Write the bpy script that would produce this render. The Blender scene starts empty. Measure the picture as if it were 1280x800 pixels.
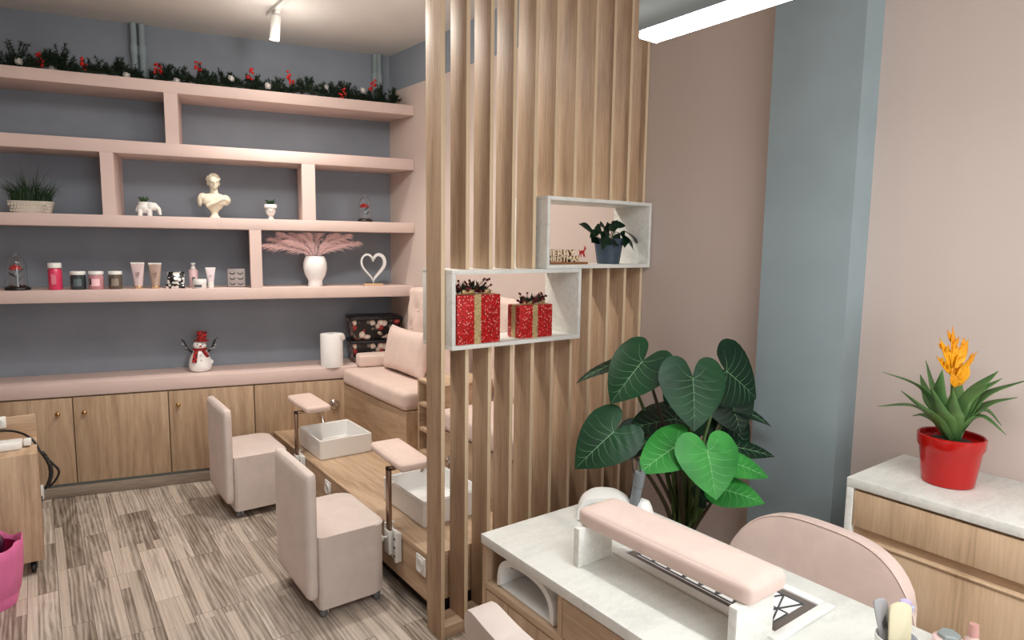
import bpy, bmesh, math, random
from mathutils import Vector, Matrix, Euler
PI = math.pi
rnd = random.Random(7)
SC = bpy.context.scene
COL = SC.collection

# ------------------------------------------------------------------ camera
FPX, YAW, PITCH, ROLL, EYE = 805.37, 0.63658, 0.11449, 0.012645, 1.6
def cam_axes():
    cy, sy, cp, sp = math.cos(YAW), math.sin(YAW), math.cos(PITCH), math.sin(PITCH)
    f = Vector((sy*cp, cy*cp, -sp)); r = Vector((cy, -sy, 0)); u = r.cross(f)
    c, s = math.cos(ROLL), math.sin(ROLL)
    return c*r + s*u, -s*r + c*u, f
CR, CU, CF = cam_axes()
EYEP = Vector((0, 0, EYE))
cd = bpy.data.cameras.new('camera'); cam = bpy.data.objects.new('camera', cd); COL.objects.link(cam)
m = Matrix.Identity(4)
for i in range(3):
    m[i][0] = CR[i]; m[i][1] = CU[i]; m[i][2] = -CF[i]; m[i][3] = EYEP[i]
cam.matrix_world = m
cd.sensor_width = 36; cd.sensor_fit = 'HORIZONTAL'; cd.lens = FPX/1280*36
cd.clip_start = 0.02; cd.clip_end = 50
SC.camera = cam
# sight lines used to read real positions off known planes of the room
def ray(x, y): return ((x-640)/FPX)*CR - ((y-400)/FPX)*CU + CF
def onz(x, y, z):
    d = ray(x, y); return EYEP + d*((z-EYE)/d.z)
def onpl(x, y, n, c):
    d = ray(x, y); return EYEP + d*((c-n.dot(EYEP))/n.dot(d))
def onx(x, y, v): return onpl(x, y, Vector((1, 0, 0)), v)
def ony(x, y, v): return onpl(x, y, Vector((0, 1, 0)), v)
def at(x, y, d): return EYEP + ray(x, y)*d
def mpp(P): return (P-EYEP).dot(CF)/FPX
BA = 0.230574
BN = Vector((math.sin(BA), math.cos(BA), 0)); BE = Vector((math.cos(BA), -math.sin(BA), 0))
BC = 4.6536                                   # front of the wall shelves, along BN
BLOC = BN*BC
def bpt(s, t, z): return BLOC + BE*s + BN*t + Vector((0, 0, z))
def bs(x, y, t=0.0):
    P = onpl(x, y, BN, BC+t); return P.dot(BE), P.z

# ------------------------------------------------------------------ mesh helpers
def V(*a): return Vector(a)
def new(): return bmesh.new()
def addv(bm, verts, faces, mi=0, M=None):
    vs = [bm.verts.new(M @ Vector(v) if M else Vector(v)) for v in verts]
    out = []
    for f in faces:
        try:
            fc = bm.faces.new([vs[i] for i in f]); fc.material_index = mi; out.append(fc)
        except ValueError: pass
    return vs, out
def box(bm, x0, x1, y0, y1, z0, z1, bev=0, mi=0, M=None, seg=2):
    vs, fs = addv(bm, [(x0,y0,z0),(x1,y0,z0),(x1,y1,z0),(x0,y1,z0),(x0,y0,z1),(x1,y0,z1),(x1,y1,z1),(x0,y1,z1)],
        [(0,3,2,1),(4,5,6,7),(0,1,5,4),(1,2,6,5),(2,3,7,6),(3,0,4,7)], mi, M)
    if bev:
        es = set(e for f in fs for e in f.edges)
        r = bmesh.ops.bevel(bm, geom=list(es), offset=bev, segments=seg, affect='EDGES', profile=0.5)
        for f in r['faces']: f.material_index = mi
    return fs
def prism(bm, poly, z0, z1, mi=0, M=None, bev=0):
    n = len(poly)
    vs, fs = addv(bm, [(p[0],p[1],z0) for p in poly]+[(p[0],p[1],z1) for p in poly],
        [tuple(reversed(range(n))), tuple(range(n, 2*n))]+[(i,(i+1)%n,n+(i+1)%n,n+i) for i in range(n)], mi, M)
    if bev:
        es = set(e for f in fs for e in f.edges)
        r = bmesh.ops.bevel(bm, geom=list(es), offset=bev, segments=2, affect='EDGES', profile=0.5)
        for f in r['faces']: f.material_index = mi
def cushion(bm, x0, x1, y0, y1, z0, z1, r, puff=0.0, n=10, M=None, mi=0, bot=True):
    """rounded box with softly crowned faces"""
    c = V((x0+x1)/2, (y0+y1)/2, (z0+z1)/2); h = V((x1-x0)/2, (y1-y0)/2, (z1-z0)/2)
    key = {}
    def vert(p):
        k = tuple(round(a, 5) for a in p)
        if k in key: return key[k]
        q = V(*[p[i]*h[i] for i in range(3)])
        inner = V(*[max(-h[i]+r, min(h[i]-r, q[i])) for i in range(3)])
        d = q-inner
        if d.length > 1e-9: q = inner + d.normalized()*r
        for i in range(3):
            o = [j for j in range(3) if j != i]
            w = max(0, 1-p[o[0]]**2)*max(0, 1-p[o[1]]**2)
            if abs(p[i]) > 0.999 and (bot or not (i == 2 and p[2] < 0)): q[i] += math.copysign(puff*w**0.6, p[i])
        v = bm.verts.new((M @ (c+q)) if M else (c+q)); key[k] = v; return v
    def g(t):   # denser near the rims
        return math.sin(t*PI/2)
    for ax in range(3):
        o = [(ax+1) % 3, (ax+2) % 3]
        for sgn in (-1, 1):
            for i in range(n):
                for j in range(n):
                    q = []
                    for a, b in ((i,j),(i+1,j),(i+1,j+1),(i,j+1)):
                        p = [0,0,0]; p[ax] = sgn; p[o[0]] = g(-1+2*a/n); p[o[1]] = g(-1+2*b/n); q.append(vert(p))
                    if sgn < 0: q.reverse()
                    try:
                        f = bm.faces.new(q); f.material_index = mi
                    except ValueError: pass
def lathe(bm, prof, seg=24, M=None, mi=0, cap=True, sx=1, sy=1):
    rings = []
    for r, z in prof:
        if r < 1e-6: rings.append([bm.verts.new(M @ V(0,0,z) if M else V(0,0,z))])
        else: rings.append([bm.verts.new((M @ V(r*sx*math.cos(2*PI*i/seg), r*sy*math.sin(2*PI*i/seg), z)) if M else V(r*sx*math.cos(2*PI*i/seg), r*sy*math.sin(2*PI*i/seg), z)) for i in range(seg)])
    fs = []
    for a, b in zip(rings, rings[1:]):
        for i in range(seg):
            j = (i+1) % seg
            if len(a) == 1 and len(b) == 1: continue
            if len(a) == 1: q = [a[0], b[j], b[i]]
            elif len(b) == 1: q = [a[i], a[j], b[0]]
            else: q = [a[i], a[j], b[j], b[i]]
            f = bm.faces.new(q); f.material_index = mi; fs.append(f)
    if cap:
        for rg, rev in ((rings[0], True), (rings[-1], False)):
            if len(rg) > 2:
                f = bm.faces.new(list(reversed(rg)) if rev else rg); f.material_index = mi
    bmesh.ops.recalc_face_normals(bm, faces=fs)
def ell(bm, c, r, seg=20, ring=12, M=None, mi=0):
    T = Matrix.Translation(Vector(c)) @ Matrix.Diagonal((r[0], r[1], r[2], 1))
    if M: T = M @ T
    res = bmesh.ops.create_uvsphere(bm, u_segments=seg, v_segments=ring, radius=1, matrix=T)
    for v in res['verts']:
        for f in v.link_faces: f.material_index = mi
def spline(pts, n):
    """Catmull-Rom through points"""
    P = [Vector(p) for p in pts]; P = [2*P[0]-P[1]] + P + [2*P[-1]-P[-2]]
    out = []
    k = len(P)-3
    for i in range(n+1):
        t = i/n*k; j = min(int(t), k-1); u = t-j
        a, b, c, d = P[j:j+4]
        out.append(0.5*((2*b)+(c-a)*u+(2*a-5*b+4*c-d)*u*u+(3*b-a-3*c+d)*u**3))
    return out
def tube(bm, pts, r, seg=8, mi=0, cap=True, M=None):
    P = [Vector(p) for p in pts]; n = len(P)
    R = r if isinstance(r, (list, tuple)) else [r]*n
    up = None; rings = []
    for i in range(n):
        t = (P[min(i+1, n-1)]-P[max(i-1, 0)])
        t = t.normalized() if t.length > 1e-9 else V(0,0,1)
        if up is None:
            up = V(0,0,1) if abs(t.z) < .9 else V(1,0,0)
        a = t.cross(up)
        if a.length < 1e-6: a = t.cross(V(1,0,0.3))
        a.normalize(); b = a.cross(t).normalized(); up = b
        ring = []
        for k in range(seg):
            th = 2*PI*k/seg; q = P[i]+a*(R[i]*math.cos(th))+b*(R[i]*math.sin(th))
            ring.append(bm.verts.new(M @ q if M else q))
        rings.append(ring)
    fs = []
    for a, b in zip(rings, rings[1:]):
        for k in range(seg):
            f = bm.faces.new([a[k], a[(k+1)%seg], b[(k+1)%seg], b[k]]); f.material_index = mi; fs.append(f)
    if cap:
        f = bm.faces.new(list(reversed(rings[0]))); f.material_index = mi; fs.append(f)
        f = bm.faces.new(rings[-1]); f.material_index = mi; fs.append(f)
    bmesh.ops.recalc_face_normals(bm, faces=fs)
def strip(bm, pts, widths, side, mi=0, thick=0.0, fold=0.0):
    """a strap (leaf, ribbon) along pts, `side` the across direction, with a keel"""
    P = [Vector(p) for p in pts]; n = len(P); rows = []
    for i in range(n):
        t = (P[min(i+1,n-1)]-P[max(i-1,0)]).normalized()
        s = Vector(side); s = (s - t*s.dot(t)).normalized(); nn = s.cross(t).normalized()
        w = widths[i]
        rows.append([P[i]-s*w+nn*(fold*w), P[i]-nn*thick, P[i]+s*w+nn*(fold*w)])
    vv = [[bm.verts.new(q) for q in r] for r in rows]
    for a, b in zip(vv, vv[1:]):
        for k in range(2):
            f = bm.faces.new([a[k], a[k+1], b[k+1], b[k]]); f.material_index = mi
def obj(name, bm, mat, parent=None, smooth=40, mods=(), loc=None, rot=None):
    me = bpy.data.meshes.new(name)
    bm.normal_update(); bm.to_mesh(me); bm.free()
    for mm in (mat if isinstance(mat, (list, tuple)) else [mat]): me.materials.append(mm)
    if smooth:
        me.polygons.foreach_set('use_smooth', [True]*len(me.polygons))
        if smooth < 180: me.set_sharp_from_angle(angle=math.radians(smooth))
    o = bpy.data.objects.new(name, me); COL.objects.link(o)
    if parent is not None: o.parent = parent
    if loc is not None: o.location = loc
    if rot is not None: o.rotation_euler = rot
    for md in mods:
        x = o.modifiers.new(md[0], md[1])
        for k, v in md[2].items(): setattr(x, k, v)
    return o
def tag(o, label, cat, group=None):
    o['label'] = label; o['category'] = cat
    if group: o['group'] = group
    return o
def thing(name, label, cat, loc=(0,0,0), rotz=0, group=None):
    o = bpy.data.objects.new(name, None); COL.objects.link(o)
    o.empty_display_size = .05
    o.location = loc; o.rotation_euler = (0,0,rotz)
    return tag(o, label, cat, group)
def struct(name, bm, mat, smooth=30):
    o = obj(name, bm, mat, None, smooth); o['kind'] = 'structure'; return o
def dup(root, loc, rotz=None, label=None):
    r = root.copy(); COL.objects.link(r); r.location = loc
    if rotz is not None: r.rotation_euler = (0,0,rotz)
    if label: r['label'] = label
    for ch in list(root.children):
        c = ch.copy(); COL.objects.link(c); c.parent = r
        for g in list(ch.children):
            d = g.copy(); COL.objects.link(d); d.parent = c
    return r
def RZ(a): return Matrix.Rotation(a, 4, 'Z')
def TR(x, y, z): return Matrix.Translation((x, y, z))
def frame(P, z, x=None):
    """matrix at P with its Z along z"""
    z = Vector(z).normalized(); x = Vector(x) if x else (V(1,0,0) if abs(z.x) < .9 else V(0,1,0))
    x = (x-z*x.dot(z)).normalized(); y = z.cross(x)
    M = Matrix.Identity(4)
    for i in range(3): M[i][0]=x[i]; M[i][1]=y[i]; M[i][2]=z[i]; M[i][3]=P[i]
    return M

# ------------------------------------------------------------------ materials
def lin(c):
    if isinstance(c, str): c = [int(c[i:i+2], 16)/255 for i in (0,2,4)]
    else: c = [a/255 for a in c]
    return tuple((a/12.92 if a <= .04045 else ((a+.055)/1.055)**2.4) for a in c) + (1,)
def mat(name, col=(200,200,200), rough=.5, metal=0, **kw):
    mt = bpy.data.materials.new(name); mt.use_nodes = True
    b = mt.node_tree.nodes['Principled BSDF']
    b.inputs['Base Color'].default_value = lin(col); b.inputs['Roughness'].default_value = rough; b.inputs['Metallic'].default_value = metal
    for k, v in kw.items(): b.inputs[k.replace('_', ' ')].default_value = v
    return mt
class NT:
    def __init__(s, mt): s.t = mt.node_tree; s.b = s.t.nodes['Principled BSDF']
    def n(s, typ, **kw):
        x = s.t.nodes.new(typ)
        for k, v in kw.items():
            if k.startswith('i_'): x.inputs[k[2:].replace('_', ' ')].default_value = v
            else: setattr(x, k, v)
        return x
    def l(s, a, b): s.t.links.new(a, b)
    def coord(s, scale=(1,1,1), kind='Object', loc=(0,0,0), rot=(0,0,0)):
        tc = s.n('ShaderNodeTexCoord'); mp = s.n('ShaderNodeMapping')
        mp.inputs['Scale'].default_value = scale; mp.inputs['Location'].default_value = loc; mp.inputs['Rotation'].default_value = rot
        s.l(tc.outputs[kind], mp.inputs[0]); return mp.outputs[0]
    def noise(s, vec, scale=5, detail=4, rough=.5, dist=0):
        x = s.n('ShaderNodeTexNoise'); x.inputs['Scale'].default_value = scale; x.inputs['Detail'].default_value = detail
        x.inputs['Roughness'].default_value = rough; x.inputs['Distortion'].default_value = dist
        s.l(vec, x.inputs['Vector']); return x.outputs['Fac']
    def ramp(s, fac, stops):
        x = s.n('ShaderNodeValToRGB'); r = x.color_ramp
        while len(r.elements) < len(stops): r.elements.new(.5)
        for e, (p, c) in zip(r.elements, stops):
            e.position = p; e.color = lin(c) if not isinstance(c, float) else (c,c,c,1)
        s.l(fac, x.inputs[0]); return x.outputs[0]
    def mix(s, fac, a, b, mode='MIX'):
        x = s.n('ShaderNodeMix', data_type='RGBA', blend_type=mode)
        for i, v in ((0, fac), (6, a), (7, b)):
            if hasattr(v, 'links'): s.l(v, x.inputs[i])
            else: x.inputs[i].default_value = v if (i == 0 or len(v) == 4) else lin(v)
        return x.outputs[2]
    def math(s, op, a, b=None):
        x = s.n('ShaderNodeMath', operation=op)
        for i, v in ((0, a), (1, b)):
            if v is None: continue
            if hasattr(v, 'links'): s.l(v, x.inputs[i])
            else: x.inputs[i].default_value = v
        return x.outputs[0]
    def bump(s, h, strength=.2, dist=.002):
        x = s.n('ShaderNodeBump'); x.inputs['Strength'].default_value = strength; x.inputs['Distance'].default_value = dist
        s.l(h, x.inputs['Height']); s.l(x.outputs[0], s.b.inputs['Normal'])
    def base(s, c): s.l(c, s.b.inputs['Base Color'])
def paint(name, col, var=.06, rough=.75, bump=.12):
    mt = mat(name, col, rough); t = NT(mt); v = t.coord()
    n = t.noise(v, 3, 3); lo = [max(0, c*(1-var)) for c in col]; hi = [min(255, c*(1+var*.5)) for c in col]
    t.base(t.ramp(n, [(.3, lo), (.7, hi)]))
    t.bump(t.noise(v, 260, 2), bump, .001); return mt
def wood(name, axis, lo, mid, hi, ring=1.0, rough=.55, seed=0):
    """sawn oak laminate, grain running along axis"""
    mt = mat(name, mid, rough); t = NT(mt)
    tc = t.n('ShaderNodeTexCoord'); oi = t.n('ShaderNodeObjectInfo')
    off = t.n('ShaderNodeVectorMath', operation='MULTIPLY_ADD'); off.inputs[1].default_value = (7.3, 5.1, 9.7)
    cmb = t.n('ShaderNodeCombineXYZ')
    for k in range(3): t.l(oi.outputs['Random'], cmb.inputs[k])
    t.l(cmb.outputs[0], off.inputs[0]); t.l(tc.outputs['Object'], off.inputs[2])
    def mp(along, across):
        x = t.n('ShaderNodeMapping'); sc = [across]*3; sc[axis] = along
        x.inputs['Scale'].default_value = sc; x.inputs['Location'].default_value = (seed*1.7, seed*3.1, seed*2.3)
        t.l(off.outputs[0], x.inputs[0]); return x.outputs[0]
    broad = t.noise(mp(.7, 7), 1, 3, .5, 1.1)
    fine = t.noise(mp(7, 120), 1, 5, .68, .25)
    wv = t.n('ShaderNodeTexWave', wave_type='BANDS'); wv.bands_direction = 'X' if axis != 0 else 'Y'
    wv.inputs['Scale'].default_value = 1; wv.inputs['Distortion'].default_value = 12; wv.inputs['Detail'].default_value = 2
    wv.inputs['Detail Scale'].default_value = .7
    t.l(mp(1.3, 7*ring), wv.inputs['Vector'])
    f = t.math('ADD', t.math('MULTIPLY', broad, .50), t.math('ADD', t.math('MULTIPLY', fine, .44), t.math('MULTIPLY', wv.outputs['Fac'], .06)))
    t.base(t.ramp(f, [(.32, lo), (.50, mid), (.68, hi)]))
    t.bump(fine, .18, .0015); return mt
def velvet(name, col, rough=.85):
    mt = mat(name, col, rough); t = NT(mt); v = t.coord()
    n = t.noise(v, 11, 5, .65, .5); f = t.noise(v, 420, 2)
    lo = [c*.975 for c in col]; hi = [min(255, c*1.015) for c in col]
    t.base(t.ramp(n, [(.35, lo), (.65, hi)]))
    t.b.inputs['Sheen Weight'].default_value = .35; t.b.inputs['Sheen Roughness'].default_value = .45
    t.b.inputs['Sheen Tint'].default_value = lin((255,238,232))
    t.bump(f, .25, .0012); return mt
def stone(name, lo, hi, rough=.5):
    mt = mat(name, hi, rough); t = NT(mt)
    a = t.noise(t.coord((3, 9, 9)), 1.5, 6, .65, 1.2); b = t.noise(t.coord((40, 40, 40)), 2, 4, .6)
    f = t.math('ADD', t.math('MULTIPLY', a, .65), t.math('MULTIPLY', b, .35))
    t.base(t.ramp(f, [(.34, lo), (.55, hi)])); t.bump(b, .08, .001); return mt

def shelled_wall(name):
    """pink paint up to a painted line, grey-blue above it"""
    mt = mat(name, (214,184,176), .78); t = NT(mt)
    tc = t.n('ShaderNodeTexCoord'); sp = t.n('ShaderNodeSeparateXYZ'); t.l(tc.outputs['Object'], sp.inputs[0])
    up = t.math('GREATER_THAN', sp.outputs[2], 2.735)
    t.base(t.mix(up, (207,191,182), (138,147,158)))
    t.bump(t.noise(t.coord(), 260, 2), .12, .001); return mt
M = {}
M['pink_wall'] = shelled_wall('pink_wall_paint')
M['pink'] = paint('pink_shelf_paint', (219,196,188), .03)
M['blue'] = paint('grey_blue_wall_paint', (136,144,154), .05)
M['column'] = paint('grey_blue_column_paint', (146,161,165), .05)
M['ceil'] = paint('ceiling_paint', (224,220,215), .02)
M['plain'] = paint('side_wall_paint', (205,182,172), .03)
OAK = ((150,123,98), (188,160,131), (212,187,158))
M['oak_z'] = wood('oak_upright_grain', 2, *OAK)
M['oak_x'] = wood('oak_cross_grain', 0, *OAK, seed=2)
M['oak_y'] = wood('oak_long_grain', 1, *OAK, seed=3)
DOAK = ((142,115,90), (178,150,121), (200,174,144))
M['door_z'] = wood('cabinet_oak', 2, *DOAK, ring=.8, seed=5)
M['dresser'] = wood('light_oak_drawer', 2, (170,142,112), (210,180,146), (226,200,168), seed=9)
M['edge'] = mat('oak_edge_band', (222,198,164), .5)
M['white_board'] = stone('whitewashed_board', (210,210,203), (232,232,225))
M['desk_top'] = stone('pale_concrete_laminate', (207,209,203), (223,225,219), .42)
M['velvet'] = velvet('pink_velvet', (222,200,189))
M['velvet_grey'] = velvet('pale_pink_velvet', (214,201,193))
M['white'] = mat('white_plastic', (236,236,232), .3)
M['ceramic'] = mat('white_ceramic', (240,240,238), .12)
M['chrome'] = mat('chrome', (210,205,200), .12, 1)
M['bronze'] = mat('brushed_bronze_steel', (150,128,112), .28, 1)
M['steel'] = mat('white_steel', (226,226,222), .35)
M['black'] = mat('black_plastic', (22,20,22), .4)
M['dgrey'] = mat('dark_grey_plastic', (74,74,76), .45)
M['grey'] = mat('grey_plastic', (112,118,120), .4)
M['red'] = mat('red_glaze', (178,18,15), .12)
M['soil'] = mat('potting_soil', (52,40,30), .95)
M['knob'] = mat('brass_knob', (196,160,108), .25, 1)
M['kick'] = mat('grey_green_plinth', (112,120,114), .5)
M['dark'] = mat('dark_gap', (30,24,20), .9)
M['cream'] = paint('plaster_cream', (228,220,198), .05, .6)
M['wicker'] = paint('grey_white_wicker', (206,198,184), .1, .8)
M['pinepl'] = mat('fir_needles', (20,42,24), .7)
M['grass'] = mat('dark_grass_blades', (28,58,26), .6)
M['succ'] = mat('succulent_green', (48,78,44), .5)
M['berry'] = mat('red_berries', (190,30,26), .25)
M['dberry'] = mat('dark_red_berries', (96,16,22), .3)
M['silver'] = mat('silver_white_ornament', (226,224,220), .25, .3)
M['pampas'] = mat('pink_pampas_plume', (248,212,210), .9)
M['cork'] = mat('pale_wood_base', (205,168,128), .6)
M['emit'] = mat('lit_diffuser', (255,250,240), .4, Emission_Color=(.97,.99,1,1), Emission_Strength=42)
M['spot_emit'] = mat('lit_spot_lens', (255,240,220), .4, Emission_Color=(1,.93,.82,1), Emission_Strength=40)
M['lampbody'] = mat('grey_lamp_housing', (132,140,140), .45, .3)
M['paper'] = paint('paper_towel', (244,244,242), .02, .9)
gl = mat('clear_glass', (255,255,255), .02); NT(gl).b.inputs['Transmission Weight'].default_value = 1; NT(gl).b.inputs['IOR'].default_value = 1.4
M['glass'] = gl

def floor_mat():
    mt = mat('grey_beige_plank_floor', (170,155,140), .42); t = NT(mt)
    tc = t.n('ShaderNodeTexCoord'); mp = t.n('ShaderNodeMapping'); mp.inputs['Rotation'].default_value = (0,0,PI/2)
    t.l(tc.outputs['Object'], mp.inputs[0])
    def brick(w, h, off, freq):
        b = t.n('ShaderNodeTexBrick'); b.offset = off; b.offset_frequency = freq
        b.inputs['Color1'].default_value = (0,0,0,1); b.inputs['Color2'].default_value = (1,1,1,1); b.inputs['Mortar'].default_value = (0,0,0,1)
        b.inputs['Scale'].default_value = 1; b.inputs['Mortar Size'].default_value = .0012; b.inputs['Mortar Smooth'].default_value = 0
        b.inputs['Bias'].default_value = 0; b.inputs['Brick Width'].default_value = w; b.inputs['Row Height'].default_value = h
        t.l(mp.outputs[0], b.inputs['Vector']); return b
    b = brick(.58, .115, .37, 3)
    sp = t.n('ShaderNodeSeparateXYZ'); t.l(tc.outputs['Object'], sp.inputs[0])
    # the shade of each plank also moves the grain
    off = t.n('ShaderNodeCombineXYZ'); t.l(t.math('MULTIPLY', b.outputs['Color'], 37.0), off.inputs[0]); t.l(t.math('MULTIPLY', b.outputs['Color'], 11.0), off.inputs[1])
    ad = t.n('ShaderNodeVectorMath', operation='ADD'); t.l(tc.outputs['Object'], ad.inputs[0]); t.l(off.outputs[0], ad.inputs[1])
    def m2(sc):
        x = t.n('ShaderNodeMapping'); x.inputs['Scale'].default_value = sc; t.l(ad.outputs[0], x.inputs[0]); return x.outputs[0]
    broad = t.noise(m2((9, 1.5, 1)), 1, 3, .55, 2.2)
    fine = t.noise(m2((46, 2.4, 1)), 1, 5, .66, 1.8)
    w = t.n('ShaderNodeTexWave', wave_type='BANDS'); w.bands_direction = 'X'
    w.inputs['Scale'].default_value = 1; w.inputs['Distortion'].default_value = 11; w.inputs['Detail'].default_value = 3; w.inputs['Detail Scale'].default_value = .8
    t.l(m2((17, 1.3, 1)), w.inputs['Vector'])
    g = t.math('ADD', t.math('MULTIPLY', broad, .44), t.math('ADD', t.math('MULTIPLY', fine, .42), t.math('MULTIPLY', w.outputs['Fac'], .14)))
    tone = t.math('ADD', g, t.math('MULTIPLY', t.math('SUBTRACT', b.outputs['Color'], .5), .20))
    c = t.ramp(tone, [(.26, (88,77,67)), (.40, (134,121,108)), (.54, (172,160,147)), (.72, (210,199,187))])
    # narrow pale strips along some planks
    sb = brick(.95, .115/3, .5, 2)
    pale = t.math('GREATER_THAN', sb.outputs['Color'], .82)
    c = t.mix(t.math('MULTIPLY', pale, .6), c, (210,197,182))
    mort = t.math('MULTIPLY', b.outputs['Fac'], .55)
    c = t.mix(mort, c, (70,60,52))
    t.base(c); t.bump(g, .1, .001); return mt
M['floor'] = floor_mat()
def base_mat():
    mt = wood('grey_wood_skirting', 0, (96,84,72), (132,118,104), (158,144,128), seed=7); return mt
M['skirt'] = base_mat()
def glitter():
    mt = mat('red_glitter', (190,12,14), .3); t = NT(mt); v = t.coord()
    vo = t.n('ShaderNodeTexVoronoi'); vo.inputs['Scale'].default_value = 300; t.l(v, vo.inputs['Vector'])
    sp = t.n('ShaderNodeSeparateColor'); t.l(vo.outputs['Color'], sp.inputs[0])
    c = t.ramp(sp.outputs[0], [(0.0, (110,4,8)), (.5, (190,14,16)), (.86, (226,34,30))])
    fl = t.math('GREATER_THAN', sp.outputs[1], .93)  # random pale cells paint sparkle glints into the red
    t.base(t.mix(fl, c, (255,190,180)))
    nm = t.n('ShaderNodeNormalMap'); nm.inputs['Strength'].default_value = .0
    t.bump(sp.outputs[2], .6, .002)
    t.b.inputs['Metallic'].default_value = .25
    return mt
M['glitter'] = glitter()
def gold():
    mt = mat('gold_ribbon', (206,178,118), .4, .5); t = NT(mt)
    n = t.noise(t.coord(), 300, 3); t.base(t.ramp(n, [(.35, (160,130,80)), (.65, (232,212,160))])); return mt
M['gold'] = gold()
def floral():
    mt = mat('black_floral_print', (16,14,16), .35); t = NT(mt)
    def vor(scale, lo, hi, seed):
        v = t.coord((1,1,1), loc=(seed, seed*.7, seed*.3))
        ds = t.n('ShaderNodeTexNoise'); ds.inputs['Scale'].default_value = 60; t.l(v, ds.inputs['Vector'])
        ad = t.n('ShaderNodeVectorMath', operation='MULTIPLY_ADD'); ad.inputs[1].default_value = (.018,.018,.018); t.l(ds.outputs['Color'], ad.inputs[0]); t.l(v, ad.inputs[2])
        vo = t.n('ShaderNodeTexVoronoi'); vo.inputs['Scale'].default_value = scale; t.l(ad.outputs[0], vo.inputs['Vector'])
        sp = t.n('ShaderNodeSeparateColor'); t.l(vo.outputs['Color'], sp.inputs[0])
        m = t.math('MULTIPLY', t.math('LESS_THAN', vo.outputs['Distance'], .42), t.math('LESS_THAN', sp.outputs[0], hi))
        return t.math('MULTIPLY', m, t.math('GREATER_THAN', sp.outputs[0], lo)), vo.outputs['Distance']
    a, da = vor(17, 0, .8, 1.3); b, db = vor(16, .0, .42, 5.1); c2, dc = vor(30, .2, .5, 9.2)
    c = t.mix(c2, (16,14,16), (120,110,96))
    c = t.mix(b, c, t.ramp(db, [(.0, (230,120,110)), (.3, (150,40,40))]))
    c = t.mix(a, c, t.ramp(da, [(.0, (250,240,225)), (.32, (200,180,165))]))
    t.base(c); return mt
M['floral'] = floral()
def plaid():
    mt = mat('red_plaid', (170,30,30), .8); t = NT(mt)
    ch = t.n('ShaderNodeTexChecker'); ch.inputs['Scale'].default_value = 70; t.l(t.coord(), ch.inputs['Vector'])
    ch.inputs['Color1'].default_value = lin((190,34,32)); ch.inputs['Color2'].default_value = lin((70,14,18)); t.base(ch.outputs[0]); return mt
M['plaid'] = plaid()
def leafm(name, lo, hi, rough=.42):
    mt = mat(name, hi, rough); t = NT(mt); t.base(t.ramp(t.noise(t.coord(), 9, 3), [(.3, lo), (.7, hi)]))
    t.b.inputs['Specular IOR Level'].default_value = .28; return mt
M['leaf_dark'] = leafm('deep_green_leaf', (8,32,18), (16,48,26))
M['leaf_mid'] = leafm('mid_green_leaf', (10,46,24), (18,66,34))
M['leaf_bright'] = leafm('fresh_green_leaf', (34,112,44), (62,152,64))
M['vein'] = mat('pale_leaf_vein', (104,144,104), .5)
M['vein_b'] = mat('bright_leaf_vein', (130,196,126), .4)
M['stem'] = mat('green_stem', (74,98,44), .5)
M['stem_dark'] = mat('brown_green_stem', (66,58,40), .6)
M['brom'] = leafm('bromeliad_leaf', (62,98,52), (104,142,80), .4)
M['bract'] = leafm('yellow_orange_bract', (214,128,16), (250,184,34), .4)
# ================================================================== the room
def wallx(y): return 2.36 - 0.0527*(y-2.13)
bm = new(); box(bm, -3.1, 2.75, -2.7, 5.9, -.1, 0); struct('floor', bm, M['floor'])
bm = new(); box(bm, -3.1, 2.75, -2.7, 5.9, 3.0, 3.1); struct('ceiling', bm, M['ceil'])
bm = new(); box(bm, -4.3, 1.30, .3464, .45, 0, 3.0)
o = struct('wall_back', bm, M['blue']); o.location = BLOC; o.rotation_euler = (0,0,-BA)
bm = new(); prism(bm, [(wallx(-2.6), -2.6), (wallx(-2.6)+.1, -2.6), (wallx(5.2)+.1, 5.2), (wallx(5.2), 5.2)], 0, 3.0); struct('wall_right', bm, M['pink_wall'])
bm = new(); box(bm, -3.1, -3.0, -2.6, 5.8, 0, 3.0); struct('wall_left', bm, M['plain'])
bm = new(); box(bm, -3.1, 2.75, -2.7, -2.6, 0, 3.0); struct('wall_front', bm, M['plain'])
wd = bpy.data.objects.new('added_window_1', None); COL.objects.link(wd); wd.location = (.9, -2.598, .35); wd['kind'] = 'structure'  # unseen window, added only to go with the fill light from the front
bm = new()
for x0, x1, z0, z1 in ((-1.1, 1.1, 0, .06), (-1.1, 1.1, 2.14, 2.2), (-1.1, -1.04, .06, 2.14), (1.04, 1.1, .06, 2.14), (-.03, .03, .06, 2.14)): box(bm, x0, x1, 0, .05, z0, z1, .004)
obj('added_window_frame', bm, M['white'], wd)
for x0, x1 in ((-1.04, -.03), (.03, 1.04)):
    bm = new(); box(bm, x0, x1, .012, .020, .06, 2.14); obj('added_pane', bm, M['glass'], wd)
bm = new(); prism(bm, [(2.289, 1.12), (2.289, 1.458), (wallx(1.458)+.02, 1.458), (wallx(1.12)+.02, 1.12)], 0, 3.0); struct('wall_column', bm, M['column'])
bm = new(); box(bm, -3.2, .69, .0, .012, 0, .070, .003); o = struct('baseboard_back', bm, M['skirt']); o.location = BLOC; o.rotation_euler = (0,0,-BA)
bm = new(); box(bm, -3.2, .69, .012, .03, 0, .088); o = struct('trim_1', bm, M['kick']); o.location = BLOC; o.rotation_euler = (0,0,-BA)

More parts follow.
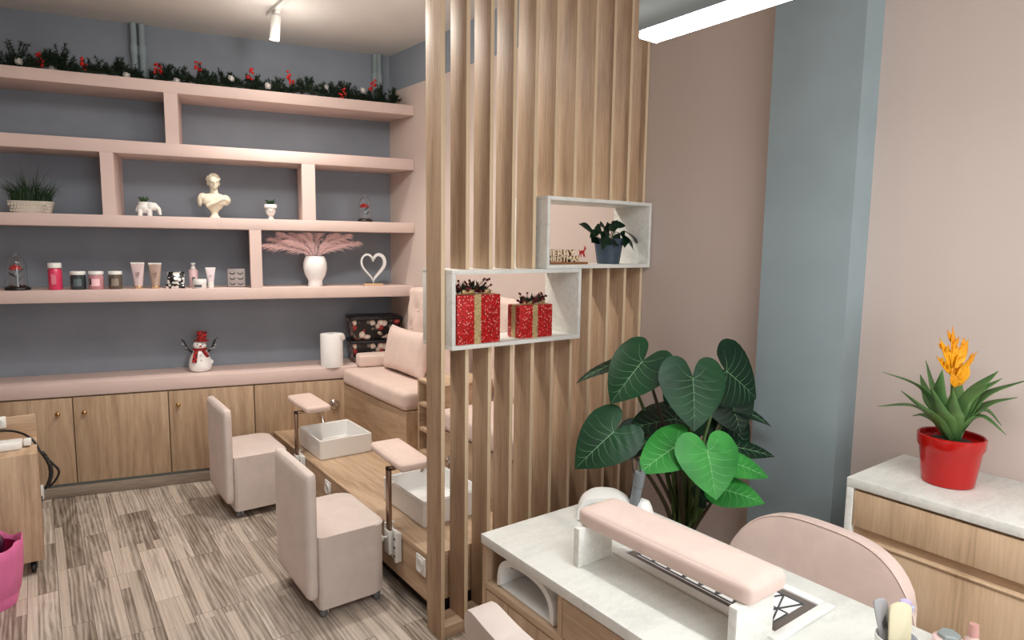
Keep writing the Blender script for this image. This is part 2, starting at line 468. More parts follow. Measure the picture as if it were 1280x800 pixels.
# heating pipes, painted like the wall
TB = .3464
def pipe(px, label):
    s, _ = bs(px, 45, TB-.03)
    bm = new(); lathe(bm, [(.019, 2.60), (.019, 2.80), (.024, 2.805), (.024, 2.86), (.019, 2.865), (.019, 2.998)], 14, TR(0, 0, 0))
    P = bpt(s, TB-.027, 0)
    o = obj('heating_pipe', bm, M['column'], None, 60, loc=P)
    tag(o, label, 'pipe', 'painted pipes above the shelves')
pipe(166.5, 'left pipe of the grey-blue pair above the shelf, over the garland')
pipe(177, 'right pipe of the grey-blue pair above the shelf, over the garland')
pipe(468.5, 'left pipe of the thin pair in the upper back corner')
pipe(473.8, 'right pipe of the thin pair in the upper back corner')

# ------------------------------------------------------------------ built-in wall shelf
def rend(t): return 1.2145 - .29*t          # where the alcove side wall cuts the shelves
sh = thing('wall_shelf', 'large pink built-in wall shelf with offset open compartments', 'shelf', BLOC, -BA)
def board(z0, z1, s0=-2.0, nm='shelf_board', mt='pink'):
    bm = new(); prism(bm, [(s0, 0), (rend(0), 0), (rend(TB), TB-.001), (s0, TB-.001)], z0, z1, bev=.002); return obj(nm, bm, M[mt], sh)
board(2.520, 2.590); board(2.135, 2.212); board(1.685, 1.758); board(1.222, 1.298)
for s0, s1, z0, z1 in ((-.372, -.297, 2.212, 2.52), (-.732, -.661, 1.758, 2.135), (.436, .523, 1.758, 2.135), (.095, .168, 1.298, 1.685)):
    bm = new(); box(bm, s0, s1, .001, TB-.001, z0, z1); obj('divider', bm, M['pink'], sh)
# worktop below
bm = new(); prism(bm, [(-2.0, -.002), (rend(0), -.002), (rend(TB), TB-.001), (-2.0, TB-.001)], .642, .724, bev=.003)
o = obj('worktop', bm, M['pink'], None, 30, loc=BLOC, rot=(0,0,-BA)); tag(o, 'long pink ledge running over the oak cabinets', 'worktop')
# cabinets
def cabinet(s0, s1, knob, label):
    c = thing('base_cabinet', label, 'cabinet', bpt((s0+s1)/2, 0, 0), -BA, 'oak cabinets under the pink ledge')
    w = (s1-s0)/2
    bm = new(); box(bm, -w+.001, w-.001, .031, TB-.002, 0, .640); obj('body', bm, M['door_z'], c)
    bm = new(); box(bm, -w+.003, w-.003, -.001, .018, .090, .632, .0015); d = obj('door', bm, M['door_z'], c)
    if knob is not None:
        k = bs(*knob); sx = k[0]-(s0+s1)/2
        bm = new(); lathe(bm, [(.006, 0), (.006, .010), (.013, .014), (.0145, .020), (.011, .025), (0, .0265)], 16, frame((sx, -.001, k[1]), (0,-1,0))); obj('knob', bm, M['knob'], d, 60)
cabinet(-1.475, -.953, (73, 517), 'oak cabinet door behind the wheeled cart, knob on its right')
cabinet(-2.0, -1.475, None, 'oak cabinet at the far left end of the pink ledge')
cabinet(-.953, -.428, (106, 515), 'oak cabinet door right of the wheeled cart, knob at its upper left')
cabinet(-.428, .091, (223, 505.5), 'oak cabinet door behind the farther pink stool')
cabinet(.091, .700, None, 'oak cabinet door behind the farther foot basin, no knob in view')
bm = new(); box(bm, -.26, .145, .02, TB-.03, 0, .640); f = obj('base_cabinet', bm, M['door_z'], None, loc=bpt(.965, 0, 0), rot=(0,0,-BA))
tag(f, 'blind oak cabinet end hidden behind the sofa under the storage boxes', 'cabinet')

# ------------------------------------------------------------------ garland
g = thing('fir_garland', 'dark green fir garland with red berries along the top shelf', 'garland', bpt(0, 0, 2.59), -BA)
bm = new()
def gpath(s): return V(s, .085+.03*math.sin(s*9), .028+.012*math.sin(s*17))
tube(bm, [gpath(-1.7+i*.05) for i in range(57)], .012, 6)
GR = random.Random(3)
def sprig(P, d, L, nn):
    d = d.normalized()
    tube(bm, [P, P+d*L*.5+V(0,0,.004), P+d*L], .0016, 4)
    for i in range(nn):
        u = GR.random()**.8; q = P+d*L*u
        nd = (d*.55+V(GR.gauss(0,1), GR.gauss(0,1), GR.gauss(0,1)).normalized()*.8).normalized()
        l = .028*(1.1-.5*u)+.006; sd = nd.cross(V(GR.random(), GR.random(), GR.random()+.1)).normalized()*.0024
        addv(bm, [q-sd, q+sd, q+nd*l], [(0,1,2)])
for i in range(420):
    s = -1.68+2.78*(i+GR.random())/420
    a = GR.uniform(-.5, 3.6)
    d = V(GR.uniform(-.6,.6), -math.cos(a)*.7, abs(math.sin(a))*GR.uniform(.35, 1.15)-.08)
    sprig(gpath(s), d, GR.uniform(.05, .095), 42)
for s, hgt in ((-1.14,.15), (-.97,.10), (-.90,.14), (-.62,.09), (-.36,.10), (-.13,.12), (-.02,.12), (.15,.10), (.3,.10), (.5,.11), (.66,.1), (.74,.11), (1.0,.12), (1.07,.1)):
    for k in range(7):
        d = V(GR.uniform(-.55,.55), GR.uniform(-.4,.2), 1); sprig(gpath(s), d, hgt*GR.uniform(.6, 1.05), 60)
obj('greenery', bm, M['pinepl'], g, 0)
for px, py in ((49,75), (103,81), (197,86), (248,84), (312,94), (363,99), (428,118), (466,108)):
    s, z = bs(px, py, .05); bm = new()
    for k in range(9):
        dz = GR.uniform(-.03, .045); ell(bm, (s+GR.uniform(-.02,.02), .055+GR.uniform(-.02,.02), z-2.59+dz), (.009,)*3, 8, 6)
    tube(bm, [(s, .07, z-2.59-.04), (s, .06, z-2.59+.04)], .002, 4)
    obj('berry_sprig', bm, M['berry'], g, 60)
for px, py in ((23,76), (66,86), (158,94), (221,101), (289,98), (335,107), (407,109), (454,113)):
    s, z = bs(px, py, .04); bm = new()
    for k in range(26):   # open scales of a whitened cone
        th = k*2.4; zz = (k/26-.5)*.042; zz *= .8; rr = .016*math.cos(zz*44)
        ell(bm, (s+rr*math.cos(th), .045+rr*math.sin(th), max(.012, z-2.59)+zz), (.006,.006,.0035), 6, 4)
    ell(bm, (s, .045, max(.012, z-2.59)), (.014,.014,.02), 8, 6)
    obj('white_cone', bm, M['silver'], g, 60)

# ------------------------------------------------------------------ things on the wall shelf
Z4, Z3, ZC = 1.298, 1.758, .724
def spot(px, py, z, t):
    s, _ = bs(px, py, t); P = bpt(s, t, z); return P, mpp(P)
def item(name, label, cat, px, py, z, t=.07, group=None, rot=0):
    P, k = spot(px, py, z, t); return thing(name, label, cat, P, -BA+rot, group), k
# grass in a low woven planter
pl, k = item('grass_planter', 'dark grass in a low whitish woven planter, upper left compartment', 'plant', 39.5, 262, Z3, .10)
bm = new()
w0, w1, d0, d1, h = 20*k, 24*k, .05, .06, .072
def trough(w0, d0, w1, d1, z0, z1, wall=.006):
    n = 20
    def ringp(w, d, z): return [(w*math.copysign(abs(math.cos(2*PI*i/n))**.6, math.cos(2*PI*i/n)), d*math.copysign(abs(math.sin(2*PI*i/n))**.6, math.sin(2*PI*i/n)), z) for i in range(n)]
    rs = []
    for j in range(9):
        u = j/8; e = .004*(j % 2); rs.append(ringp(w0+(w1-w0)*u+e, d0+(d1-d0)*u+e, z0+(z1-z0)*u))
    rs.append(ringp(w1-wall, d1-wall, z1)); rs.append(ringp(w1-wall, d1-wall, z1-.02))
    vs = [v for r in rs for v in r]; fs = [tuple(range(n-1, -1, -1))]
    for a in range(len(rs)-1):
        for i in range(n): fs.append((a*n+i, a*n+(i+1)%n, (a+1)*n+(i+1)%n, (a+1)*n+i))
    fs.append(tuple((len(rs)-1)*n+i for i in range(n)))
    return vs, fs
addv(bm, *trough(w0, d0, w1, d1, 0, h))
for i in range(26):   # basket weave blocks
    for j in range(3):
        x = -w0+.01+(2*w0-.02)*(i+.5*(j%2))/25.5; u = (j+.8)/4
        if i % 2 == j % 2: ell(bm, (x*(1+.18*u), -(d0+(d1-d0)*u)-.001, h*u), (.0065,.0035,.0075), 6, 4)
obj('planter', bm, M['wicker'], pl, 50)
bm = new(); R = random.Random(5)
for i in range(330):
    x = R.uniform(-w1*.86, w1*.86); y = R.uniform(-.04, .04)
    L = R.uniform(.07, .15)*(1.35 if abs(x) < .035 else 1)*(1.3 if R.random() < .12 else 1)
    lean = V(x*5+R.gauss(0,.22), R.gauss(0,.3), 1).normalized()
    p0 = V(x, y, h-.02); p2 = p0+lean*L; p1 = p0+V(0,0,.4*L)+lean*.1*L
    strip(bm, [p0, p1, p2], [.0022, .002, .0004], (R.uniform(-1,1), R.uniform(-1,1), 0))
obj('grass_blades', bm, M['grass'], pl, 0)['kind'] = 'stuff'
# small leaf rosette used by the two succulents
def rosette(bm, c, n, L, w, R, up=.7):
    for i in range(n):
        a = i*2.4; e = up*(1-.5*i/n)+R.uniform(-.1,.1)
        d = V(math.cos(a)*(1-e*.6), math.sin(a)*(1-e*.6), e+.25).normalized(); l = L*R.uniform(.75,1.1)
        c0 = Vector(c)
        tube(bm, [c0, c0+d*l*.35, c0+d*l*.75+V(0,0,.004), c0+d*l], [w*.6, w, w*.6, .0005], 6)
# elephant planter
el, k = item('elephant_planter', 'small white elephant planter holding a spiky succulent', 'planter', 184, 270, Z3, .08)
bm = new()
ell(bm, (-.012, 0, .052), (.043, .036, .036)); ell(bm, (.040, -.004, .062), (.026, .026, .026))
tube(bm, spline([(.058,-.006,.06), (.070,-.008,.042), (.072,-.008,.022), (.080,-.008,.012)], 12), [.013]*4+[.011]*4+[.009]*3+[.008]*2, 10)
for x, y in ((-.036,-.02), (-.036,.02), (.016,-.02), (.016,.02)): lathe(bm, [(.013,0), (.0135,.02), (.015,.04)], 12, TR(x, y, 0))
ell(bm, (.026, -.028, .066), (.020, .007, .024)); ell(bm, (.026, .026, .066), (.020, .007, .024))
lathe(bm, [(.03, .07), (.032, .09), (.027, .09), (.026, .082)], 20, TR(-.014, 0, 0))
tube(bm, [(-.053,0,.06), (-.06,0,.04), (-.058,0,.026)], .004, 6)
obj('body', bm, M['white'], el, 180, mods=[('remesh','REMESH',dict(mode='VOXEL', voxel_size=.0028, use_smooth_shade=True)), ('smooth','SMOOTH',dict(factor=.5, iterations=4))])
bm = new(); rosette(bm, (-.014, 0, .082), 16, .05, .006, random.Random(2)); obj('succulent', bm, M['succ'], el, 60)
# bust
bu, k = item('plaster_bust', 'cream plaster portrait bust with curly hair on a small pedestal', 'bust', 268.5, 271, Z3, .10, rot=.15)
bm = new()
def E(x, y, z, a, b, c): ell(bm, (x, y, z), (a, b, c), 16, 10)
E(0,-.004,.236,.034,.042,.046); E(0,-.014,.212,.027,.032,.028); E(0,-.034,.198,.014,.013,.012)
E(0,-.047,.224,.0065,.011,.014); E(-.013,-.040,.238,.012,.008,.005); E(.013,-.040,.238,.012,.008,.005)
E(0,-.044,.207,.010,.006,.0035); E(0,-.043,.202,.009,.006,.0035)
E(-.034,.004,.226,.006,.011,.014); E(.034,.004,.226,.006,.011,.014)
R = random.Random(4)
for i in range(60):
    a = R.uniform(0, 2*PI); e = R.uniform(.12, 1.45); x, y, z = math.cos(a)*math.cos(e), math.sin(a)*math.cos(e), math.sin(e)
    if y < -.55 and e < .75: continue
    E(x*.037, y*.045, .240+z*.045, .0105, .0105, .0095)
tube(bm, [(0,.004,.205), (.002,.0,.17), (0,.0,.14)], [.023,.024,.030], 16)
E(0,.0,.125,.082,.038,.040); E(-.066,.002,.128,.034,.032,.034); E(.066,.002,.120,.036,.034,.036)
E(-.034,-.024,.112,.040,.024,.034); E(.034,-.024,.112,.040,.024,.034); E(0,.0,.088,.055,.036,.040)
E(-.086,.0,.112,.016,.026,.040); E(0,0,.064,.030,.028,.026)
tube(bm, spline([(.09,-.02,.11), (.05,-.045,.125), (0,-.05,.10), (-.05,-.04,.075)], 14), .010, 8)
lathe(bm, [(.034,0), (.034,.008), (.026,.012), (.020,.026), (.022,.042), (.030,.05)], 20)
obj('bust', bm, M['cream'], bu, 180, mods=[('remesh','REMESH',dict(mode='VOXEL', voxel_size=.0030, use_smooth_shade=True)), ('smooth','SMOOTH',dict(factor=.5, iterations=3))])
# head planter
hp, k = item('face_planter', 'small grey-white face planter with headband and succulent', 'planter', 338.5, 272, Z3, .08)
bm = new()
E(0, 0, .060, .034, .034, .036); E(0,-.005,.045,.026,.026,.026); E(0,-.034,.055,.005,.008,.010)
E(-.012,-.030,.063,.009,.005,.003); E(.012,-.030,.063,.009,.005,.003); E(0,-.029,.040,.008,.005,.003)
lathe(bm, [(.022,0), (.020,.008), (.015,.02), (.017,.035)], 18)
obj('head', bm, M['grey'], hp, 180, mods=[('remesh','REMESH',dict(mode='VOXEL', voxel_size=.0025, use_smooth_shade=True)), ('smooth','SMOOTH',dict(factor=.5, iterations=3))])
hp.children[0].data.materials[0] = M['silver']
bm = new(); lathe(bm, [(.034,.076), (.041,.079), (.042,.098), (.038,.101), (.034,.101), (.033,.09)], 24); obj('headband', bm, M['white'], hp, 60)
bm = new(); rosette(bm, (0,0,.094), 15, .052, .006, random.Random(8)); obj('succulent', bm, M['grass'], hp, 60)
# roses under glass
def cloche(label, px, py, z, t, r, h, base):
    c, k = item('rose_dome', label, 'ornament', px, py, z, t, 'roses under glass')
    bm = new(); lathe(bm, [(r*1.22,0), (r*1.25,.006), (r*1.2,.016), (r*1.05,.02), (0,.02)], 28); obj('base', bm, M['black'], c, 50)
    bm = new(); prof = [(r,.021), (r,h*.62)]+[(r*math.cos(a*PI/16), h*.62+(h*.36)*math.sin(a*PI/16)) for a in range(1, 8)]+[(.001,h*.98)]
    inn = [(max(.0005, q[0]-.0018), q[1]-.0012) for q in reversed(prof)]; lathe(bm, prof+inn, 24, cap=False)
    ell(bm, (0,0,h), (.008,.008,.009), 12, 8); obj('glass_dome', bm, M['glass'], c, 60)
    st = new(); tube(st, spline([(0,0,.02), (.004,0,h*.3), (-.006,0,h*.62)], 8), .0025, 6)
    for sx, zz in ((1,.25), (-1,.34), (1,.45)):
        q = V(0,0,h*zz); strip(st, [q, q+V(sx*r*.45,-.004,.02), q+V(sx*r*.85,0,.035)], [.002,.013,.001], (0,1,.4))
    obj('stem', st, M['grass'], c, 60)
    bm = new()
    for i in range(16):
        a = i*2.4; rr = (.004+.0011*i)*1.25; q = V(-.006+rr*math.cos(a), rr*math.sin(a), h*.66-.0006*i)
        T = frame(q, (math.cos(a)*.8, math.sin(a)*.8, .6)); ell(bm, (0,0,0), (.016,.016,.006), 10, 6, T)
    obj('rose', bm, M['berry'], c, 60)
    bm = new(); R = random.Random(1)
    for i in range(14):
        a = R.uniform(0, 6.28); ell(bm, (r*.7*math.cos(a), r*.7*math.sin(a), .024), (.012,.008,.004), 8, 4, RZ(a*0))
    obj('fallen_petals', bm, M['dberry'], c, 60)
    return c
cloche('rose under a glass dome in the right compartment above the heart', 456.5, 276, Z3, .09, .044, .185, 0)
c2 = cloche('rose under a glass dome at the left end of the bottle shelf', 22.5, 363, Z4, .09, .052, .215, 0)
# bottle row
tg = 'beauty products on the shelf'
def mark(bm, x, y, z, w, h, mi): box(bm, x-w/2, x+w/2, y-.0012, y+.0012, z-h/2, z+h/2, mi=mi)
b, k = item('pink_bottle', 'tall bright pink bottle with a white screw cap', 'bottle', 70, 362, Z4, .07)
P_ = mat('bright_pink_liquid', (214,58,96), .25); PD = mat('pink_label_print', (238,150,170), .5)
bm = new(); r = 7.4*k; lathe(bm, [(r*.92,0), (r,.004), (r,.118), (r*.8,.128), (r*.78,.134)], 24); obj('bottle', bm, P_, b, 50)
bm = new(); lathe(bm, [(r*.98,.1335), (r*1.0,.138), (r*1.0,.160), (r*.93,.164), (0,.164)], 28); obj('cap', bm, M['white'], b, 50)
bm = new()
for i in range(6): box(bm, -.012+.004*i, -.0095+.004*i, -r-.001, -r+.004, .035, .1-.006*(i%3))
obj('label_print', bm, PD, b, 0)
for px, colr, lab in ((98.5, (52,64,66), 'dark green cosmetic jar with white lid beside the pink bottle'), (121, (196,140,146), 'pink cosmetic jar with white lid, middle of the three jars'), (145, (92,84,74), 'brown cosmetic jar with white lid, last of the three jars')):
    b, k = item('cosmetic_jar', lab, 'jar', px, 362, Z4, .075, 'three white-lidded jars'); r = 8.3*k if px < 140 else 7.6*k
    mt = mat('jar_contents', colr, .12)
    bm = new(); lathe(bm, [(r*.9,0), (r,.006), (r,.078), (r*.9,.088), (r*.9,.092)], 26); obj('jar', bm, mt, b, 50)
    bm = new(); lathe(bm, [(r*.98,.0915), (r,.095), (r,.110), (r*.95,.113), (0,.113)], 26); obj('lid', bm, M['white'], b, 50)
    bm = new(); prism(bm, [((r+.001)*math.sin(a), -(r+.001)*math.cos(a)) for a in [-.6+.1*i for i in range(13)]]+[((r-.001)*math.sin(a), -(r-.001)*math.cos(a)) for a in [.6-.1*i for i in range(13)]], .022, .066)
    obj('label', bm, mat('jar_label', [min(255, c*1.35+20) for c in colr], .4), b, 30)
    bm = new(); box(bm, -.030*r/.045, -.022*r/.045, -r-.0005, -r*.7, .03, .07); obj('label_stripe', bm, M['black'], b, 0)
def cosm_tube(px, lab, colr, h, w, cap, capc, grp='squeeze tubes'):
    b, k = item('squeeze_tube', lab, 'tube', px, 361, Z4, .075, grp)
    hw = w*k/2; H = h*k
    bm = new(); n = 20; rows = []
    for j in range(10):
        u = j/9; z = .02*cap+(H-.02*cap)*u; a = hw*(.62+.38*u); d = .016*(1-u)**.8+.0012
        rows.append([(a*math.cos(2*PI*i/n), d*math.sin(2*PI*i/n), z) for i in range(n)])
    vs = [v for q in rows for v in q]; fs = [tuple(range(n-1,-1,-1)), tuple(9*n+i for i in range(n))]
    for a in range(9):
        for i in range(n): fs.append((a*n+i, a*n+(i+1)%n, (a+1)*n+(i+1)%n, (a+1)*n+i))
    addv(bm, vs, fs); obj('tube', bm, colr, b, 50)
    bm = new(); lathe(bm, [(hw*.55,0), (hw*.6,.003), (hw*.56,.02*cap+.002)], 20, sy=.8); obj('cap', bm, capc, b, 50)
    bm = new(); box(bm, -hw, hw, -.0018, .0018, H-.006, H+.004, .001); obj('crimp', bm, M['white'], b, 0)
    bm = new()
    for i in range(4): box(bm, -hw*.3, hw*.3*(1-.2*i), -.013, -.004, H*.62-.01*i, H*.62-.01*i+.003)
    obj('label_print', bm, mat('tube_print', (150,120,110), .5), b, 0)
RG = mat('rose_grey_tube', (206,184,184), .3); BG = mat('brown_beige_tube', (170,146,132), .3); GC = mat('gold_cap', (220,190,150), .25, .8)
cosm_tube(173.5, 'pale rose squeeze tube with gold cap, left of two tall tubes', RG, 32, 15, .9, GC)
cosm_tube(195, 'beige-brown squeeze tube with gold cap, right of two tall tubes', BG, 31, 14.5, .9, GC)
# silver patterned compact set
b, k = item('patterned_compact', 'black and silver patterned flip-lid compact standing open', 'compact', 220, 361, Z4, .075)
sm = mat('silver_black_pattern', (220,216,210), .2, .5); t = NT(sm); vo = t.n('ShaderNodeTexVoronoi'); vo.inputs['Scale'].default_value = 42; t.l(t.coord(), vo.inputs['Vector']); t.base(t.ramp(vo.outputs['Distance'], [(.46, (235,230,222)), (.54, (40,36,36))]))
bm = new(); box(bm, -.055, .055, -.03, .03, 0, .03, .003); obj('tray', bm, sm, b)
bm = new(); box(bm, -.05, .05, -.004, .004, 0, .082, .002, M=TR(0,.024,.028) @ Matrix.Rotation(-.35, 4, 'X')); obj('lid', bm, sm, b)
# pump bottle, jar, small tube
b, k = item('pump_bottle', 'pale pink pump bottle behind the small white jar', 'bottle', 242.5, 360, Z4, .13)
bm = new(); r = 5.2*k; lathe(bm, [(r*.92,0), (r,.004), (r,.112), (r*.7,.122), (r*.4,.124)], 22); obj('bottle', bm, mat('pale_pink_bottle', (222,190,192), .3), b, 50)
bm = new(); lathe(bm, [(r*.5,.1235), (r*.5,.140), (r*.25,.142), (r*.25,.152), (r*.5,.153), (r*.5,.163), (0,.164)], 16); box(bm, -.004, .004, -.03, 0, .155, .162, .001); obj('pump', bm, M['white'], b, 40)
bm = new(); box(bm, -.008, .010, -r-.0005, -r*.8, .04, .07); obj('label', bm, M['dgrey'], b, 0)
b, k = item('cream_jar', 'small white cream jar in front of the pump bottle', 'jar', 250, 361, Z4, .045)
bm = new(); r = 8*k; lathe(bm, [(r*.9,0), (r*.96,.003), (r*.96,.034)], 24); obj('jar', bm, M['white'], b, 50)
bm = new(); lathe(bm, [(r,.0335), (r,.056), (r*.96,.06), (0,.06)], 26); obj('lid', bm, M['white'], b, 50)
bm = new(); box(bm, -r*.72, r*.3, -r-.0005, -r*.6, .010, .024); obj('label', bm, M['dgrey'], b, 0)
cosm_tube(264, 'short white squeeze tube with a black and white cap', mat('lilac_white_tube', (226,212,216), .35), 24.5, 11.5, 2.1, M['white'], None)
# lash palette
b, k = item('lash_palette', 'grey tray of false lashes leaning at the shelf end', 'palette', 296, 359, Z4, .09)
T = TR(0,0,0.003) @ Matrix.Rotation(-.22, 4, 'X')
bm = new(); box(bm, -.055, .055, -.004, .004, 0, .125, .003, M=T); obj('tray', bm, mat('grey_tray', (150,140,138), .4), b)
bm = new()
for i in range(2):
    for j in range(3):
        c = V(-.025+.05*i, -.006, .028+.036*j)
        pts = [c+V(.017*math.cos(a), 0, -.012*math.sin(a)) for a in [PI*q/8 for q in range(9)]]
        tube(bm, [T @ p for p in pts], [.0008]+[.002]*7+[.0008], 5)
        for q in range(1, 8): tube(bm, [T @ pts[q], T @ (pts[q]+V((q-4)*.0012,-.001,-.007))], .0007, 3)
obj('lashes', bm, M['black'], b, 0)
# vase and plumes
vz, k = item('white_vase', 'white matte egg-shaped vase holding pink plumes', 'vase', 394.5, 357, Z4, .12)
bm = new(); r = 14.2*k
lathe(bm, [(r*.60,0), (r*.64,.006), (r*.58,.036), (r*.66,.05), (r*.88,.085), (r,.13), (r*.98,.165), (r*.86,.198), (r*.74,.212), (r*.70,.212), (r*.78,.195), (r*.9,.15), (r*.5,.06)], 36)
obj('vase', bm, M['paper'], vz, 60)
PR = random.Random(11)
PB, kk = spot(394.5, 357, Z4, .12)
for i, (px, py) in enumerate(((333,305), (341,297), (352,291), (368,288.5), (386,288), (400,288.5), (418,289), (434,293), (446,302), (360,300), (428,300), (378,294))):
    s1, z1 = bs(px, py, .10); s0 = (PB-BLOC).dot(BE); dx = s1-s0; z1 = min(z1, 1.672)-Z4
    labs = 'pink pampas plume fanning out of the white vase'
    tt = thing('pampas_plume', labs, 'plume', PB, -BA, 'pink plumes in the vase')
    y1 = PR.uniform(-.05, .03)
    pts = spline([(dx*.03, 0, .03), (dx*.10, y1*.2, .205), (dx*.48, y1*.6, .205+(z1-.205)*.60), (dx, y1, z1-.012)], 14)
    bm = new(); tube(bm, pts[:13], .0022, 5); obj('stalk', bm, M['pampas'], tt, 60)
    bm = new()
    for q in range(170):
        u = PR.uniform(.36, 1.0); f = u*14; j = min(int(f), 13); p = pts[j].lerp(pts[j+1], f-j); d = (pts[min(j+1,14)]-pts[max(j-1,0)]).normalized()
        nd = (d*1.25+V(PR.gauss(0,.36), PR.gauss(0,.36), PR.gauss(0,.36))).normalized(); l = .055*math.sin(PI*min(1, (1.08-u)/.72))**.6+.012
        e = p+nd*l; e.z = min(e.z, 1.683-Z4)+0; e2 = e+V(nd.x*.012, 0, -.008)
        strip(bm, [p, p.lerp(e, .6), e2], [.0012, .0016, .0003], nd.cross(V(0,1,.2)))
    obj('plume', bm, M['pampas'], tt, 0)
# heart sculpture
ht, k = item('heart_sculpture', 'silver open heart sculpture on a wooden block', 'sculpture', 466.5, 355, Z4, .10)
bm = new(); box(bm, -.068, .068, -.03, .03, 0, .014, .002); obj('base', bm, M['cork'], ht)
bm = new(); pts = []
HW, HH = .092, .205
for i in range(49):
    t_ = 2*PI*i/48; x = 16*math.sin(t_)**3; y = 13*math.cos(t_)-5*math.cos(2*t_)-2*math.cos(3*t_)-math.cos(4*t_)
    pts.append((x/16*HW*.92, 0, .030+(y+17)/29.5*HH*.98))
rows = []
for i, p in enumerate(pts[:-1]):
    a = Vector(pts[i-1 if i else 47]); b2 = Vector(pts[i+1]); tg_ = (b2-a).normalized(); nn = V(-tg_.z, 0, tg_.x)
    wd = .0045+.006*max(0, math.sin(2*PI*i/48))**1.5*(1 if i < 24 else 0)+.003*abs(math.cos(2*PI*i/96))
    P = Vector(p); rows.append([P-nn*wd+V(0,-.008,0), P+nn*wd+V(0,-.008,0), P+nn*wd+V(0,.008,0), P-nn*wd+V(0,.008,0)])
n = len(rows); vs = [v for r_ in rows for v in r_]
addv(bm, vs, [(i*4+q, i*4+(q+1)%4, ((i+1)%n)*4+(q+1)%4, ((i+1)%n)*4+q) for i in range(n) for q in range(4)])
bmesh.ops.recalc_face_normals(bm, faces=bm.faces)
tube(bm, [(0,0,.012), (0,0,.036)], .004, 8)
obj('heart', bm, mat('brushed_silver', (216,210,204), .3, .6), ht, 40)

# ------------------------------------------------------------------ on the ledge
sn, k = item('snowman_figurine', 'white snowman figurine with red tartan hat and raised twig arms', 'figurine', 251, 462, ZC, .17)
bm = new(); lathe(bm, [(.052,0), (.068,.012), (.074,.04), (.068,.08), (.052,.12), (.040,.145), (.030,.155)], 30); obj('body', bm, M['ceramic'], sn, 60)
bm = new(); ell(bm, (0,0,.178), (.042,.040,.036), 24, 16); obj('head', bm, M['ceramic'], sn, 60)
bm = new(); lathe(bm, [(.046,.207), (.047,.211), (.029,.213), (.028,.216), (.032,.268), (.030,.272), (0,.272)], 26, Matrix.Rotation(.06, 4, 'Y')); obj('hat', bm, M['plaid'], sn, 50)
bm = new(); lathe(bm, [(.006,0), (.0045,.012), (.001,.028)], 10, frame((.004,-.038,.176), (.6,-1,.15))); obj('nose', bm, mat('orange_nose', (220,90,30), .4), sn, 60)
bm = new(); ell(bm, (-.012,-.037,.188), (.0045,.003,.0045), 10, 6); ell(bm, (.018,-.035,.188), (.0045,.003,.0045), 10, 6); obj('eyes', bm, M['black'], sn, 60)
bm = new(); lathe(bm, [(.036,.142), (.044,.147), (.043,.158), (.034,.160)], 24, cap=False); strip(bm, [(-.02,-.044,.15), (-.028,-.06,.11), (-.034,-.073,.07)], [.012,.014,.015], (1,0,0), fold=.1); strip(bm, [(.02,-.044,.15), (.04,-.05,.12), (.05,-.045,.1)], [.01,.012,.012], (1,0,0)); obj('scarf', bm, M['plaid'], sn, 60)
bm = new(); ell(bm, (.008,-.062,.118), (.006,.004,.006), 10, 6); ell(bm, (.010,-.072,.085), (.007,.004,.007), 10, 6); obj('buttons', bm, M['silver'], sn, 60)
for sx in (-1, 1):
    bm = new(); pts = spline([(sx*.045,0,.125), (sx*.075,-.005,.16), (sx*.098,-.005,.215)], 8); tube(bm, pts, .006, 8)
    R = random.Random(3+sx)
    for i in range(16):
        q = pts[R.randint(1,8)]; d = V(sx*R.uniform(-.3,1), R.uniform(-.6,.3), R.uniform(-.2,1)).normalized()
        strip(bm, [q, q+d*.014, q+d*.026], [.002,.006,.001], (0,1,.5), mi=i % 2)
    obj('arm', bm, [M['black'], M['silver']], sn, 60)
bm = new(); ell(bm, (.068,-.01,.062), (.014,.016,.016), 12, 8); obj('mitten', bm, M['ceramic'], sn, 60)
# paper towel
P = onz(415, 457.5, ZC); pr = thing('paper_towel_roll', 'upright white paper towel roll beside the floral boxes', 'paper roll', (P.x, P.y, ZC), -BA)
bm = new(); k = mpp(P); r = 13.6*k; lathe(bm, [(r*.99,0), (r,.004), (r,.232), (r*.985,.235), (.022,.235), (.021,.228), (.021,.02)], 40); obj('roll', bm, M['paper'], pr, 50)
bm = new(); strip(bm, [(r*.75, -r*.70, .235), (r*.86, -r*.66, .222), (r*1.02,-r*.45,.195), (r*1.08,-r*.3,.19)], [.02,.024,.02,.012], (.7,.7,0)); obj('loose_sheet', bm, M['paper'], pr, 60)
# storage boxes
def storage(z, label):
    c = bpt(.951, .208, 0); t = thing('storage_box', label, 'box', (c.x, c.y, z), -BA, 'floral storage boxes')
    hw, hd, h = .182, .116, .155
    bm = new(); a, b = .90, .90
    vs = [(-hw*a,-hd*b,.0),(hw*a,-hd*b,0),(hw*a,hd*b,0),(-hw*a,hd*b,0),(-hw,-hd,h),(hw,-hd,h),(hw,hd,h),(-hw,hd,h)]
    _, fs = addv(bm, vs, [(0,3,2,1),(4,5,6,7),(0,1,5,4),(1,2,6,5),(2,3,7,6),(3,0,4,7)]); bmesh.ops.bevel(bm, geom=list(bm.edges), offset=.01, segments=3, affect='EDGES')
    obj('tub', bm, M['floral'], t)
    bm = new(); box(bm, -hw-.012, hw+.012, -hd-.012, hd+.012, h-.008, h+.012, .006); box(bm, -hw*.85, hw*.85, -hd*.8, hd*.8, h+.010, h+.018, .004); obj('lid', bm, M['black'], t)
    return t
storage(ZC, 'black floral storage box at the bottom, on the pink ledge')
storage(ZC+.174, 'black floral storage box on top of the other one')
